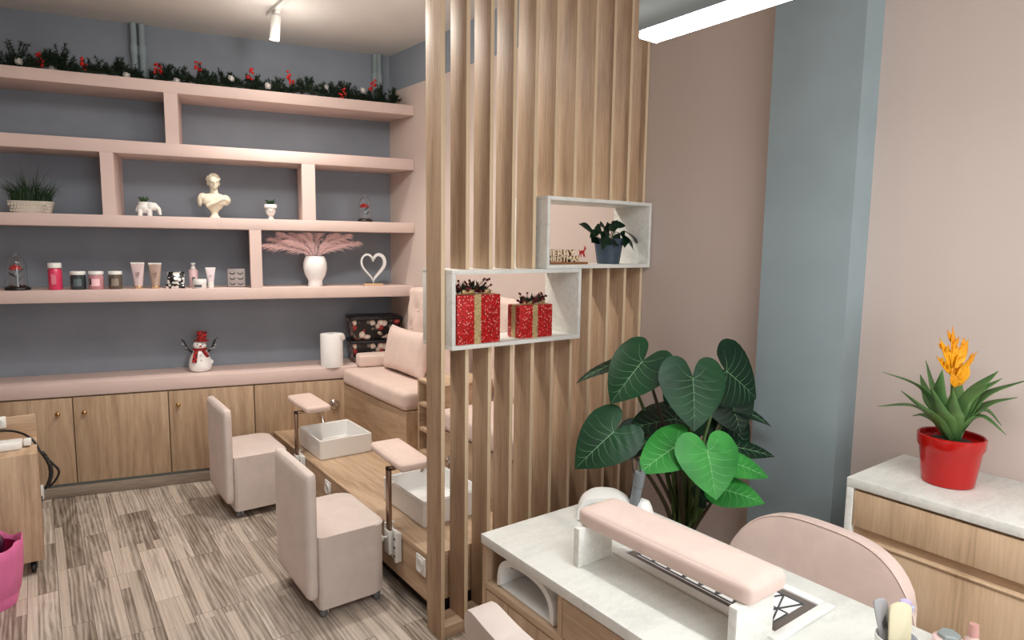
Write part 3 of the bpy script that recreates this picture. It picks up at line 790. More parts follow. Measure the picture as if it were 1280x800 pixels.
# ================================================================== foot bath corner
def yb(x): return (BC - .228568*x)/.973529 - .002     # cabinet fronts
XP, ZP = 1.262, .30
pf = thing('footbath_platform', 'low oak platform carrying the two foot basins', 'platform', (XP, 2.27, 0))
XR = 2.20
bm = new(); prism(bm, [(0, 0), (XR-XP, 0), (XR-XP, yb(XR)-2.27), (0, yb(XP)-2.27)], ZP-.022, ZP, bev=.0015); obj('top_board', bm, M['oak_y'], pf)
bm = new(); box(bm, .004, .022, .002, yb(XP)-2.275, .085, ZP-.022); box(bm, .022, XR-XP, .002, .02, .085, ZP-.022); obj('front_panel', bm, M['oak_y'], pf)
bm = new(); prism(bm, [(.055, .03), (XR-XP, .03), (XR-XP, yb(XR)-2.29), (.055, yb(XP)-2.29)], 0, .085); obj('plinth', bm, M['dark'], pf)
def outlet(P, rz, label):
    o_ = thing('wall_socket', label, 'socket', P, rz)
    bm = new(); box(bm, -.041, .041, -.009, 0, -.041, .041, .004); obj('plate', bm, M['white'], o_)
    bm = new(); lathe(bm, [(.031,.0), (.031,.005), (.027,.006), (.025,.0015), (0, .001)], 28, frame((0,-.009,0), (0,-1,0))); obj('insert', bm, M['steel'], o_, 40)
    for sx in (-.0095, .0095):
        bm = new(); lathe(bm, [(.0028,0), (.0028,.0018), (0,.002)], 12, frame((sx,-.009,0), (0,-1,0))); obj('socket_hole', bm, M['dgrey'], o_, 0)
    return o_
outlet((XP+.004, 2.342, .232), -PI/2, 'white round socket on the near end of the oak platform')
outlet((XP+.004, 3.44, .225), -PI/2, 'white socket on the platform side behind the nearer stool')
# basins
def basin(x0, x1, y0, y1, label):
    b = thing('foot_basin', label, 'basin', ((x0+x1)/2, (y0+y1)/2, ZP), 0, 'white foot basins')
    w, d, h, t = (x1-x0)/2, (y1-y0)/2, .124, .012
    bm = new()
    vs = []
    for (a, z) in ((1, .001), (1, h)): vs += [(-w*a,-d*a,z),(w*a,-d*a,z),(w*a,d*a,z),(-w*a,d*a,z)]
    for (i, z) in ((t, h), (t+.012, .02)): vs += [(-w+i,-d+i,z),(w-i,-d+i,z),(w-i,d-i,z),(-w+i,d-i,z)]
    fs = [(3,2,1,0)]
    for a in range(3):
        for i in range(4): fs.append((a*4+i, a*4+(i+1)%4, (a+1)*4+(i+1)%4, (a+1)*4+i))
    fs.append((12,13,14,15)); addv(bm, vs, fs)
    bmesh.ops.recalc_face_normals(bm, faces=bm.faces)
    bmesh.ops.bevel(bm, geom=list(bm.edges), offset=.0055, segments=3, affect='EDGES')
    obj('bowl', bm, M['ceramic'], b)
    bm = new(); lathe(bm, [(.022,.0205),(.022,.024),(.016,.025),(0,.023)], 20); obj('drain', bm, M['chrome'], b, 40)
    return b
basin(1.312, 1.645, 3.695, 4.080, 'white rectangular foot basin at the far end of the platform')
basin(1.370, 1.705, 2.515, 2.945, 'white rectangular foot basin close behind the slatted partition')
# foot rests
def footrest(px_, py_, pc, rz, tilt, label):
    f = thing('foot_rest', label, 'foot rest', (px_, py_, 0), 0, 'padded foot rests')
    zt_ = pc[2]; bm = new(); box(bm, -.008, .008, -.016, .016, .20, zt_+.002, .002); obj('post', bm, M['bronze'], f)
    c = V(pc[0]-px_, pc[1]-py_, 0)
    bm = new(); box(bm, -.008, c.x, -.016, .016, zt_-.012, zt_+.002, .002); box(bm, c.x-.05, c.x+.04, -.03, c.y+.06, zt_-.003, zt_+.003, .001); obj('arm', bm, M['bronze'], f)
    bm = new(); cushion(bm, -.077, .077, -.185, .185, -.020, .020, .014, .004, M=TR(c.x, c.y, zt_+.022) @ RZ(rz) @ Matrix.Rotation(tilt, 4, 'X')); obj('pad', bm, M['velvet'], f, 60)
    bm = new(); box(bm, .009, .026, -.075, .075, .17, .305, .002); box(bm, .009, XP-px_+.028, .05, .075, .3005, .306); box(bm, -.012, .009, -.024, .024, .19, .30, .002); box(bm, -.004, .009, -.075, -.055, .17, .31, .001)
    obj('bracket', bm, M['steel'], f)
    bm = new()
    for z in (.2, .24, .28): lathe(bm, [(.006,0),(.006,.003),(0,.004)], 10, frame((-.004,-.065,z), (-1,0,0)))
    obj('bolts', bm, M['dgrey'], f, 40)
    bm = new(); tube(bm, [(-.012,0,.27), (-.034,0,.27)], .004, 8); ell(bm, (-.036,0,.27), (.006,.016,.016), 12, 8); obj('clamp_knob', bm, M['white'], f, 60)
    return f
footrest(1.236, 3.893, (1.350, 3.990, .570), .0, .02, 'pink padded foot rest on a steel post by the far basin')
footrest(1.236, 2.600, (1.334, 2.680, .594), -.05, .02, 'pink padded foot rest on a steel post by the near basin')
# wall taps
def tap(P, out, label):
    f = thing('wall_tap', label, 'tap', P, math.atan2(out.x, -out.y), 'chrome basin taps')   # local -Y points away from the wall
    bm = new(); lathe(bm, [(.036,0),(.036,.006),(.030,.012),(.022,.014),(.020,.035),(0,.036)], 28, frame((0,0,0),(0,-1,0))); obj('valve', bm, M['chrome'], f, 40)
    bm = new(); tube(bm, [(0,-.03,0), (.0,-.045,.012), (0,-.05,.04)], .006, 10); obj('lever', bm, M['chrome'], f, 60)
    bm = new(); tube(bm, spline([(-.10,0,-.05), (-.10,-.06,-.045), (-.10,-.13,-.05), (-.10,-.165,-.085)], 14), .011, 12); lathe(bm, [(.026,0),(.026,.006),(.014,.010)], 20, frame((-.10,0,-.05),(0,-1,0))); obj('spout', bm, M['chrome'], f, 50)
s, z = bs(418, 505); tap(bpt(s, -.0015, z), -BN, 'chrome tap on the cabinet front above the far basin')
P = onx(559, 571, 1.735); tap((1.7335, 2.80, .50), V(-1,0,0), 'chrome tap behind the near basin, glimpsed between the slats')
# sofa bases and cushions
def sofa(y0, y1, slant, label, by0, by1):
    s_ = thing('pedicure_sofa', label, 'sofa', (1.735, y0, ZP), 0, 'pink bench sofas on the platform')
    ye = (lambda x: yb(x)-.001) if slant else (lambda x: y1)
    bm = new(); prism(bm, [(0,0), (.44,0), (.44, ye(2.175)-y0), (0, ye(1.735)-y0)], .0, .30); obj('base', bm, M['oak_y'], s_)
    bm = new(); L = ye(1.735)-y0
    cushion(bm, -.012, .425, .004, L-.004, .301, .42, .030, .006, n=14)
    if slant:
        for v in bm.verts: v.co.y += (v.co.y/L)*(-.2348*(v.co.x+.012))
    obj('seat_cushion', bm, M['velvet'], s_, 60)
    w0, w1 = by0-y0, by1-y0
    bm = new(); T = TR(.43, (w0+w1)/2, .71) @ Matrix.Rotation(.07, 4, 'Y')
    hw = (w1-w0)/2
    cushion(bm, -.045, .045, -hw, hw, -.285, .285, .028, .012, n=26)
    for v in bm.verts:   # deep buttoning on the front
        if v.co.x < -.02:
            y, z = v.co.y, v.co.z; dd = 0
            for iy in range(-3, 4):
                for iz in range(-2, 3):
                    by, bz = iy*.17+(.085 if iz % 2 else 0), iz*.13
                    if abs(by) < hw-.05 and abs(bz) < .25:
                        r2 = ((y-by)**2+(z-bz)**2); dd = max(dd, math.exp(-r2/.0009))
            ln = abs(math.sin((y/.17+z/.26)*PI))*abs(math.sin((y/.17-z/.26)*PI))
            v.co.x += .026*dd+.012*(1-min(1, ln*2.2))
    for v in bm.verts: v.co = T @ v.co
    b = obj('backrest', bm, M['velvet'], s_, 60)
    bm = new()
    for iy in range(-3, 4):
        for iz in range(-2, 3):
            by, bz = iy*.17+(.085 if iz % 2 else 0), iz*.13
            if abs(by) < hw-.05 and abs(bz) < .25: ell(bm, (-.032, by, bz), (.006,.010,.010), 10, 6, T)
    obj('buttons', bm, M['velvet'], b, 60)
sofa(3.402, 4.37, True, 'pink sofa at the back corner with a loose cushion', 3.36, 4.15)
sofa(2.29, 2.985, False, 'pink sofa behind the slatted partition, glimpsed between slats', 2.36, 3.20)
tw = thing('cubby_tower', 'open oak cubby tower between the two sofas', 'shelf', (1.735, 2.995, ZP))
bm = new(); box(bm, 0, .345, 0, .018, 0, .517); obj('side_panel', bm, M['oak_x'], tw)
bm = new(); box(bm, 0, .345, .242, .260, 0, .517); obj('side_panel', bm, M['oak_x'], tw)
bm = new(); box(bm, .327, .345, .018, .242, 0, .517); obj('back_panel', bm, M['oak_y'], tw)
bm = new(); box(bm, -.001, .345, -.001, .261, .517, .535, .001); obj('top_board', bm, M['oak_y'], tw)
for z in (.10, .235, .383):
    bm = new(); box(bm, .001, .327, .018, .242, z, z+.018); obj('shelf', bm, M['oak_y'], tw)
# loose cushions
o = thing('throw_pillow', 'square pink velvet pillow leaning on the corner sofa back', 'pillow', (1.968, 3.905, .728), 0)
bm = new(); NP = 26
def pil(i, j, sd):
    u, v = -1+2*i/NP, -1+2*j/NP
    th = .062*(max(0, 1-u**4)*max(0, 1-v**4))**.5+.006
    y = .275*u*(1-.07*(1-v*v)*abs(u)**3)*1.0; z = .155+.155*v*(1-.09*(1-u*u)*abs(v)**3)
    x = sd*th; a = .20
    return V(x*math.cos(a)+z*math.sin(a), y, max(.0, -x*math.sin(a)*.6+z*math.cos(a)))
for sd in (-1, 1):
    g_ = [[bm.verts.new(pil(i, j, sd)) for j in range(NP+1)] for i in range(NP+1)]
    for i in range(NP):
        for j in range(NP):
            q = [g_[i][j], g_[i+1][j], g_[i+1][j+1], g_[i][j+1]]; bm.faces.new(q if sd > 0 else list(reversed(q)))
    rim = [g_[i][0] for i in range(NP)]+[g_[NP][j] for j in range(NP)]+[g_[i][NP] for i in range(NP, 0, -1)]+[g_[0][j] for j in range(NP, 0, -1)]
    if sd < 0: rim0 = rim
for i in range(len(rim)): bm.faces.new([rim0[i], rim0[(i+1) % len(rim)], rim[(i+1) % len(rim)], rim[i]])
bmesh.ops.recalc_face_normals(bm, faces=bm.faces)
obj('cover', bm, M['velvet'], o, 60)
P = bpt(.795+.155, -.005, .726)
o = thing('bolster_cushion', 'small pink bolster lying at the ledge beside the floral boxes', 'cushion', (P.x, P.y, .725), -BA)
bm = new(); cushion(bm, -.16, .16, -.068, .068, 0, .085, .014, .004, n=10, bot=False); obj('cover', bm, M['velvet'], o, 60)
# ------------------------------------------------------------------ stools
def stool(x, y, label):
    s_ = thing('pedicure_stool', label, 'stool', (x, y, 0), 0, 'pink pedicure stools on casters')
    bm = new(); pl_ = []
    for cx_, cy_, r_, a0 in ((.306-.055, .055, .055, -90), (.306-.055, .447-.055, .055, 0), (.012, .435, .012, 90), (.012, .012, .012, 180)):
        for q_ in range(9): a_ = math.radians(a0+90*q_/8); pl_.append((cx_+r_*math.cos(a_), cy_+r_*math.sin(a_)))
    prism(bm, pl_, .046, .368, bev=.007)
    obj('seat_block', bm, M['velvet_grey'], s_, 60)
    bm = new(); pts = []
    z = .360
    q = [(x_+(.001 if x_ > .15 else -.001), y_+(.001 if y_ > .2 else -.001), z) for x_, y_ in pl_ if x_ > .013]; _u = spline([(.022,.0015,z),(.15,-.0015,z),(.284,.0015,z),(.3045,.022,z),(.3065,.22,z),(.3045,.425,z),(.284,.4455,z),(.02,.4455,z)], 60); tube(bm, q, .0028, 6)
    obj('piping', bm, M['velvet_grey'], s_.children[0], 60)
    bm = new(); cushion(bm, -.050, -.001, -.001, .448, .098, .655, .022, .003, n=12); obj('backrest', bm, M['velvet_grey'], s_, 60)
    for cx, cy in ((.03,.035), (.275,.035), (.03,.41), (.275,.41)):
        bm = new(); lathe(bm, [(.018,.070),(.018,.078)], 16, TR(cx,cy,0)); box(bm, cx-.014, cx-.011, cy-.012, cy+.016, .018, .070); box(bm, cx+.011, cx+.014, cy-.012, cy+.016, .018, .070); box(bm, cx-.014, cx+.014, cy-.012, cy+.014, .058, .070, .002)
        c = obj('caster', bm, M['steel'], s_, 40)
        bm = new(); lathe(bm, [(0,-.010),(.012,-.010),(.022,-.009),(.0245,-.006),(.0245,.006),(.022,.009),(.012,.010),(0,.010)], 22, frame((cx, cy, .0246), (.62,-.78,0))); obj('wheel', bm, M['grey'], c, 50)
    return s_
s1 = stool(.890, 2.546, 'pale pink block stool on casters nearer the partition')
s2 = dup(s1, (.853, 3.818, 0), 0, 'pale pink block stool on casters farther back by the oak cabinets')

# ------------------------------------------------------------------ wheeled cart at the left edge
ct = thing('wheeled_cart', 'oak cart on casters at the left edge of the room', 'cart', (-.045, 3.70, 0))
W = .75
bm = new(); box(bm, -W, 0, 0, .36, .072, .598, .001); obj('body', bm, M['oak_z'], ct)
P = ony(43, 517, 4.062); P2 = ony(43, 563, 4.062)
bm = new(); box(bm, -W, 0, .342, .36, .598, P.z, .001); obj('back_panel', bm, M['oak_x'], ct)
for cx, cy in ((-.045,.05), (-.045,.31), (-W+.05,.05), (-W+.05,.31)):
    bm = new(); lathe(bm, [(.02,.060),(.02,.073)], 16, TR(cx,cy,0)); box(bm, cx-.017, cx-.013, cy-.012, cy+.02, .02, .066); box(bm, cx+.013, cx+.017, cy-.012, cy+.02, .02, .066); box(bm, cx-.017, cx+.017, cy-.014, cy+.014, .056, .066, .002)
    c = obj('caster', bm, M['dgrey'], ct, 40)
    bm = new(); lathe(bm, [(0,-.011),(.012,-.011),(.024,-.010),(.027,-.006),(.027,.006),(.024,.010),(.012,.011),(0,.011)], 22, frame((cx, cy, .0272), (1,0,0))); obj('wheel', bm, M['black'], c, 50)
ps = thing('power_strip', 'white multi-socket power strip lying on the oak cart', 'power strip', (-.27, 3.86, .599), -.06)
bm = new(); box(bm, -.30, .17, -.045, .045, 0, .036, .006); obj('case', bm, M['white'], ps)
bm = new()
for i in range(5): lathe(bm, [(.021,.035),(.021,.0385),(.017,.0385),(.016,.0362),(0,.0362)], 20, TR(-.24+i*.085, 0, 0))
obj('socket_rings', bm, M['steel'], ps, 40)
pg = bm = new(); box(bm, .175, .205, -.018, .02, .008, .04, .005); obj('plug', bm, M['white'], ps)
bm = new()
tube(bm, spline([(-.60,3.98,.665), (-.35,3.965,.668), (-.16,3.965,.662), (-.07,3.90,.60+.028), (-.03,3.86,.555), (.01,3.84,.50), (.035,3.84,.455), (.02,3.845,.41), (-.012,3.85,.375)], 60), .0055, 8)
pts = []
for i in range(150):
    u = i/149; a = i*.75; pts.append((-.026+.030*math.sin(u*2.9)+.006*math.cos(a), 3.83+.006*math.sin(a), .565-.185*u))
tube(bm, pts, .0052, 6)
tube(bm, spline([(-.60,4.0,.69), (-.30,3.995,.655), (-.20,3.975,.64)], 12), .016, 8)
tag(obj('power_cable', bm, M['black'], None, 60), 'black coiled power cable hanging over the cart side', 'cable')
P = ony(3, 527.5, 4.043)
outlet_l = thing('wall_socket', 'small white socket at the top of the cart back panel', 'socket', (P.x-.01, 4.0415, P.z), 0)
bm = new(); box(bm, -.035, .025, -.014, 0, -.030, .030, .005); obj('plate', bm, M['white'], outlet_l)
bm = new(); lathe(bm, [(.018,0),(.018,.003),(.013,.003),(.012,.001),(0,.001)], 20, frame((-.005,-.014,0),(0,-1,0))); obj('insert', bm, M['steel'], outlet_l, 40)
s, z = bs(50.5, 617, -.02)
sk = thing('wall_socket', 'small white socket low on the skirting beside the cart', 'socket', bpt(s, -.0005, .047), -BA)
bm = new(); box(bm, -.016, .016, -.022, 0, -.035, .055, .004); obj('plate', bm, M['white'], sk)
bm = new(); box(bm, -.012, .012, -.028, -.022, -.03, -.01, .002); obj('insert', bm, M['dgrey'], sk)
# waste bin with pink liner
P = onz(-9, 757, 0)
wb = thing('waste_bin', 'waste bin wrapped in a bright pink bag at the left edge', 'bin', (P.x, P.y, 0))
PB_ = mat('pink_bin_bag', (226,116,168), .45); PI_ = mat('magenta_bin_inside', (150,24,70), .5)
NT(PB_).bump(NT(PB_).noise(NT(PB_).coord((9,9,4)), 3, 4, .6, 1), .5, .01)
bm = new(); n = 40; prof = [(.088,0), (.093,.02), (.098,.045), (.096,.052), (.103,.06), (.115,.15), (.121,.23), (.124,.275), (.119,.283), (.112,.27), (.104,.15)]
rings = []
for j, (r, z) in enumerate(prof):
    rings.append([bm.verts.new(((r*(1+.035*math.sin(i*2.1+j*.5)*min(1,z*6)))*math.cos(2*PI*i/n), (r*(1+.035*math.sin(i*2.1+j*.5)*min(1, z*6)))*math.sin(2*PI*i/n), z+(.012*math.sin(i*.9) if .06 < z else 0))) for i in range(n)])
for a, b in zip(rings, rings[1:]):
    for i in range(n): bm.faces.new([a[i], a[(i+1)%n], b[(i+1)%n], b[i]])
bm.faces.new(list(reversed(rings[0]))); obj('bag', bm, PB_, wb, 60)
bm = new(); lathe(bm, [(.098,.262), (.094,.15), (.08,.10), (0,.095)], 30, cap=False)
obj('inside', bm, PI_, wb, 60)
bm = new(); tube(bm, spline([(.0,.02,.10), (.03,.03,.2), (.045,.035,.27), (.02,.05,.292), (-.02,.03,.24), (-.04,0,.12)], 24), .011, 8); obj('crumpled_liner', bm, mat('dark_plum_plastic', (70,18,50), .35), wb, 60)
# ================================================================== slatted partition with box shelves
sp_ = thing('slat_partition', 'tall partition of upright oak slats dividing the room', 'partition', (1.239, 2.133, 0))
LB = (1.2575, 1.913, 1.200, 1.5055); UB = (1.716, 2.349, 1.5065, 1.808)
def slat(k, z0, z1):
    x = .11*k
    bm = new(); box(bm, x, x+.017, 0, .117, z0, z1, .001)
    for f in bm.faces:
        if f.normal.y < -.9: f.material_index = 1
    bm.normal_update()
    for f in bm.faces:
        if abs(f.normal.y) > .9: f.material_index = 1
    obj('slat', bm, [M['oak_z'], M['edge']], sp_)
for k in range(11):
    x0, x1 = 1.239+.11*k, 1.239+.11*k+.017
    inl = x1 > LB[0] and x0 < LB[1]+.003; inu = x1 > UB[0] and x0 < UB[1]+.003
    if inl and inu: slat(k, 0, LB[2]); slat(k, UB[3], 2.998)
    elif inl: slat(k, 0, LB[2]); slat(k, LB[3], 2.998)
    elif inu: slat(k, 0, UB[2]); slat(k, UB[3], 2.998)
    else: slat(k, 0, 2.998)
bm = new(); box(bm, .017, 1.10, .002, .115, 0, .05, .0015); obj('bottom_rail', bm, M['oak_x'], sp_)
def boxshelf(B, label):
    x0, x1, z0, z1 = B; t = .0155; y0, y1 = 2.082, 2.312
    b = thing('box_shelf', label, 'shelf', (x0, y0, z0), 0, 'open white box shelves in the partition')
    w, d, h = x1-x0, y1-y0, z1-z0
    bm = new(); box(bm, 0, w, 0, d, 0, t, .0008); obj('bottom_panel', bm, M['white_board'], b)
    bm = new(); box(bm, 0, w, 0, d, h-t, h, .0008); obj('top_panel', bm, M['white_board'], b)
    bm = new(); box(bm, 0, t, .0003, d, t, h-t, .0008); obj('side_panel', bm, M['white_board'], b)
    bm = new(); box(bm, w-t, w, .0003, d, t, h-t, .0008); obj('side_panel', bm, M['white_board'], b)
boxshelf(LB, 'lower white box shelf holding two red gift boxes')
boxshelf(UB, 'upper white box shelf holding a potted plant and a sign')
ZL, ZU = LB[2]+.0155, UB[2]+.0155
# gift boxes
def gift(pxl, pxr, pyt, yf, dep, label, seed):
    a = ony(pxl, 400, yf); b_ = ony(pxr, 400, yf); w = b_.x-a.x; h = ony((pxl+pxr)/2, pyt, yf).z-ZL
    g_ = thing('gift_box', label, 'gift', ((a.x+b_.x)/2, yf, ZL), 0, 'red glitter gift boxes')
    bm = new(); box(bm, -w/2, w/2, 0, dep, 0, h, .003); obj('box', bm, M['glitter'], g_)
    rw = w*.075
    bm = new(); box(bm, -rw-.04*w, rw-.04*w, -.0015, dep+.0015, -.0, h+.0015); obj('ribbon', bm, M['gold'], g_)
    bm = new(); box(bm, -w/2-.0015, w/2+.0015, dep/2-rw, dep/2+rw, 0, h+.0014); obj('ribbon', bm, M['gold'], g_)
    R = random.Random(seed); bm = new(); s = w/.16
    for i in range(46):
        px = R.uniform(-w*.42, w*.42); p0 = V(px*.5, dep*.5, h+.004); p1 = V(px, dep*.5+R.uniform(-.3,.3)*dep, h+R.uniform(.012,.045)*s)
        tube(bm, [p0, (p0+p1)/2+V(0,0,.004), p1], .0009, 4)
        if i % 2: ell(bm, p1, (.0048*s**.5,)*3, 8, 6)
    for i in range(26): ell(bm, (R.uniform(-w*.3, w*.3), dep*.5+R.uniform(-.25,.25)*dep, h+R.uniform(.004,.02)*s), (.006*s**.5,)*3, 8, 6)
    obj('berry_spray', bm, M['dberry'], g_, 60)
    bm = new()
    for i in range(70):
        px = R.uniform(-w*.45, w*.45); p0 = V(px*.7, dep*.5, h+.006); d = V(R.gauss(px*3, .5), R.gauss(0,.6), R.uniform(.2,1)).normalized(); L = R.uniform(.02,.045)*s
        strip(bm, [p0, p0+d*L*.5, p0+d*L], [.001, .0055*s, .0005], (R.uniform(-1,1), R.uniform(-1,1), .3))
    obj('foil_leaves', bm, M['pinepl'], g_, 60)
    bm = new(); box(bm, -w*.28, -w*.02, dep*.3, dep*.42, h+.002, h+.014*s, .002); box(bm, w*.2, w*.38, dep*.3, dep*.42, h+.002, h+.014*s, .002); obj('gold_bow', bm, M['gold'], g_)
    return g_
gift(571.5, 625.5, 368.5, 2.100, .105, 'larger red glitter gift box with gold ribbon on the left', 3)
gift(649.5, 690.5, 381.0, 2.118, .085, 'smaller red glitter gift box with gold ribbon on the right', 9)
# sign
a = ony(677, 330, 2.17); b_ = ony(732.5, 330, 2.17); w = b_.x-a.x
sg = thing('christmas_sign', 'wooden MERRY CHRISTMAS letter sign with a red reindeer', 'sign', (a.x, 2.17, ZU))
bm = new(); box(bm, 0, w, -.014, .014, 0, .010, .001); obj('base', bm, mat('brown_sign_base', (150,100,64), .6), sg)
def letters(txt, x0, x1, z0, h, parent, mt, name, off=.0006, y=0):
    cu = bpy.data.curves.new(name, 'FONT'); cu.body = txt; cu.extrude = .003; cu.size = .04; cu.offset = off
    tmp = bpy.data.objects.new('tmp', cu); COL.objects.link(tmp)
    bpy.context.view_layer.update()
    me = bpy.data.meshes.new_from_object(tmp.evaluated_get(bpy.context.evaluated_depsgraph_get())); bpy.data.objects.remove(tmp); bpy.data.curves.remove(cu)
    xs = [v.co.x for v in me.vertices]; ys = [v.co.y for v in me.vertices]
    for v in me.vertices:
        X = x0+(v.co.x-min(xs))/(max(xs)-min(xs))*(x1-x0); Z = z0+(v.co.y-min(ys))/(max(ys)-min(ys))*h; v.co = (X, y-v.co.z, Z)
    me.materials.clear(); me.materials.append(mt)
    o = bpy.data.objects.new(name, me); COL.objects.link(o); o.parent = parent; return o
PW = mat('pale_cut_wood', (236,214,180), .6); BW = mat('dark_cut_wood', (96,58,36), .7)
letters('MERRY', .013, w*.745, .0355, .029, sg, BW, 'letter_backing', .0022, .007)
letters('CHRISTMAS', -.001, w*.845, .0085, .029, sg, BW, 'letter_backing', .0022, .007)
letters('MERRY', .014, w*.74, .037, .026, sg, PW, 'letters')
letters('CHRISTMAS', .0, w*.84, .0095, .026, sg, PW, 'letters')
bm = new(); T = TR(w*.875, -.006, .054) @ Matrix.Scale(1.15, 4)
ell(bm, (0,0,.0), (.013,.004,.007), 12, 8, T); tube(bm, [(.009,0,.002),(.014,0,.012)], [.004,.003], 8, M=T); ell(bm, (.017,0,.015), (.006,.003,.0035), 10, 6, T)
for x, dx in ((-.010,-.006), (-.006,.002), (.007,.004), (.010,.008)): tube(bm, [(x,0,-.003), (x+dx,0,-.02)], [.0025,.0013], 6, M=T)
tube(bm, [(.014,0,.017),(.009,0,.026)], .0012, 5, M=T); tube(bm, [(.014,0,.017),(.019,0,.027)], .0012, 5, M=T); tube(bm, [(-.012,0,.002),(-.017,0,.008)], .0016, 5, M=T)
obj('reindeer', bm, mat('red_painted_wood', (176,32,36), .5), sg, 60)
# blue pot plant
P = ony(760, 331, 2.19); k = mpp(P)
bp = thing('potted_houseplant', 'leafy green houseplant in a dark blue square-rimmed pot', 'plant', (P.x, 2.19, ZU))
r0, r1, hh = 13.8*k, 18.6*k, 31*k
bm = new(); lathe(bm, [(r0,0),(r1*.985,hh*.97),(r1,hh),(r1*.93,hh),(r1*.92,hh*.88),(0,hh*.86)], 36); obj('pot', bm, mat('dark_blue_pot', (56,72,86), .5), bp, 40)
def leaf(bm, base, tip, nrm, w, curl=.15, mi=0, n=8, heart=0, fold=.25):
    """pointed leaf blade from base to tip facing nrm"""
    base, tip = Vector(base), Vector(tip); a = tip-base; L = a.length; a.normalize(); nn = Vector(nrm); nn = (nn-a*nn.dot(a)).normalized(); s = a.cross(nn)
    rows = []
    for i in range(n+1):
        u = i/n; hw = w*(math.sin(PI*min(1, u*.93+.07))**.8)*(1 if u < .5 else 1-.25*((u-.5)/.5)**2); hw *= (1-u**6)
        c = base+a*(L*u)-nn*(curl*L*u*u)
        rows.append([bm.verts.new(c-s*hw+nn*(fold*hw)), bm.verts.new(c-s*hw*.5+nn*(fold*hw*.35)), bm.verts.new(c), bm.verts.new(c+s*hw*.5+nn*(fold*hw*.35)), bm.verts.new(c+s*hw+nn*(fold*hw))])
    for r_, q in zip(rows, rows[1:]):
        for j in range(4):
            f = bm.faces.new([r_[j], r_[j+1], q[j+1], q[j]]); f.material_index = mi
bm = new(); st = new()
def bpl(px, py, y): q = ony(px, py, y); return q-V(P.x, 2.19, ZU)
for (bx, by), (tx, ty), y, w_, nr, curl in (((742,292),(725,278),2.17,5,(0,-.7,.7),.1), ((752,300),(759,306),2.12,8,(0,-1,.3),.1), ((766,296),(775,307),2.13,7,(.3,-1,.3),.1), ((770,290),(797,305),2.16,5,(.3,-.3,1),.25), ((780,289),(803,301),2.16,4.5,(.2,-.4,1),.3), ((772,285),(774,276),2.18,5,(-.4,-1,.2),-.2),
    ((768,284),(772,275),2.21,6,(0,-1,.1),0), ((752,292),(744,284),2.17,6,(0,-.8,.6),.1), ((758,287),(750,281),2.2,6,(0,-.6,.8),.1), ((765,290),(758,282),2.18,7,(0,-.7,.8),.15), ((760,295),(752,303),2.13,6,(0,-1,.4),.1), ((775,292),(782,300),2.15,7,(.3,-.8,.6),.2), ((778,297),(782,310),2.15,8,(.4,-1,.2),.1), ((748,288),(738,295),2.16,3,(0,-.7,.7),.2), ((764,280),(768,290),2.12,7,(0,-.9,.5),.1), ((755,285),(762,292),2.14,7,(0,-.9,.5),.1), ((745,296),(740,303),2.2,5,(0,-1,.4),.1)):
    p0, p1 = bpl(bx, by, y), bpl(tx, ty, y-.01)
    leaf(bm, p0, p1, nr, w_*k*1.7, curl); tube(st, spline([(p0.x*.2, 0, hh*.86), (p0.x*.7, p0.y*.5, p0.z*.9), p0], 6), .0018, 5)
obj('leaves', bm, M['leaf_dark'], bp, 60); obj('stems', st, M['stem'], bp, 60)

# ================================================================== manicure desk
DX0, DX1, DY0, DY1, DZ = 1.000, 1.530, .30, 1.482, .770
dk = thing('manicure_desk', 'oak manicure desk with a pale concrete-look top', 'desk', (DX0, DY0, 0))
LX, LY = DX1-DX0, DY1-DY0
bm = new(); box(bm, -.004, LX, 0, LY+.004, DZ-.028, DZ, .0015); obj('desktop', bm, M['desk_top'], dk)
zt = DZ-.028
bm = new(); box(bm, 0, .30, LY-.018, LY, .03, zt); obj('end_panel', bm, M['oak_z'], dk)
bm = new(); box(bm, 0, .30, LY-.352, LY-.336, .612, zt); obj('divider', bm, M['oak_z'], dk)
bm = new(); box(bm, -.001, .30, .018, LY-.018, .612, .632, .001); obj('shelf', bm, M['oak_y'], dk)
bm = new(); box(bm, .284, .30, .018, LY-.018, .03, zt); obj('back_panel', bm, M['oak_y'], dk)
bm = new(); box(bm, 0, .30, 0, .018, .03, zt); obj('end_panel', bm, M['oak_z'], dk)
bm = new(); box(bm, LX-.04, LX-.02, .03, .09, 0, zt); box(bm, LX-.04, LX-.02, LY-.09, LY-.03, 0, zt); obj('leg_panel', bm, M['oak_z'], dk)
bm = new(); box(bm, .02, .28, .04, LY-.04, 0, .03); obj('plinth', bm, M['dark'], dk)
for y0, y1 in ((LY-.700, LY-.355), (LY-1.05, LY-.703)):
    bm = new(); box(bm, -.001, .017, y0, y1, .636, zt-.004, .001); box(bm, .017, .27, y0+.01, y1-.01, .64, .66); obj('drawer', bm, M['oak_y'], dk)
for y0, y1 in ((LY-.126, LY-.020), (LY-.50, LY-.130), (LY-.88, LY-.504)):
    bm = new(); box(bm, .0, .016, y0, y1, .034, .608, .001); obj('door', bm, M['oak_z'], dk)
# wrist rest
wr = thing('wrist_rest', 'long pink padded wrist rest bridging the manicure desk', 'arm rest', (1.175, .95, DZ))
RX0, RX1, RY0, RY1 = 1.112, 1.250, .700, 1.205
bm = new(); cushion(bm, RX0-1.175, RX1-1.175, RY0-.95, RY1-.95, .101, .150, .016, .003, n=14)
for v in bm.verts: v.co.x += .014*(.25-v.co.y)/.5
obj('pad', bm, M['velvet'], wr, 60)
for y in (RY0+.012, RY1-.034):
    bm = new(); x_ = .012 if y < .9 else 0; box(bm, 1.09-1.175+x_, 1.212-1.175+x_*2, y-.95, y-.95+.02, .0005, .104, .001); obj('leg', bm, M['white_board'], wr)
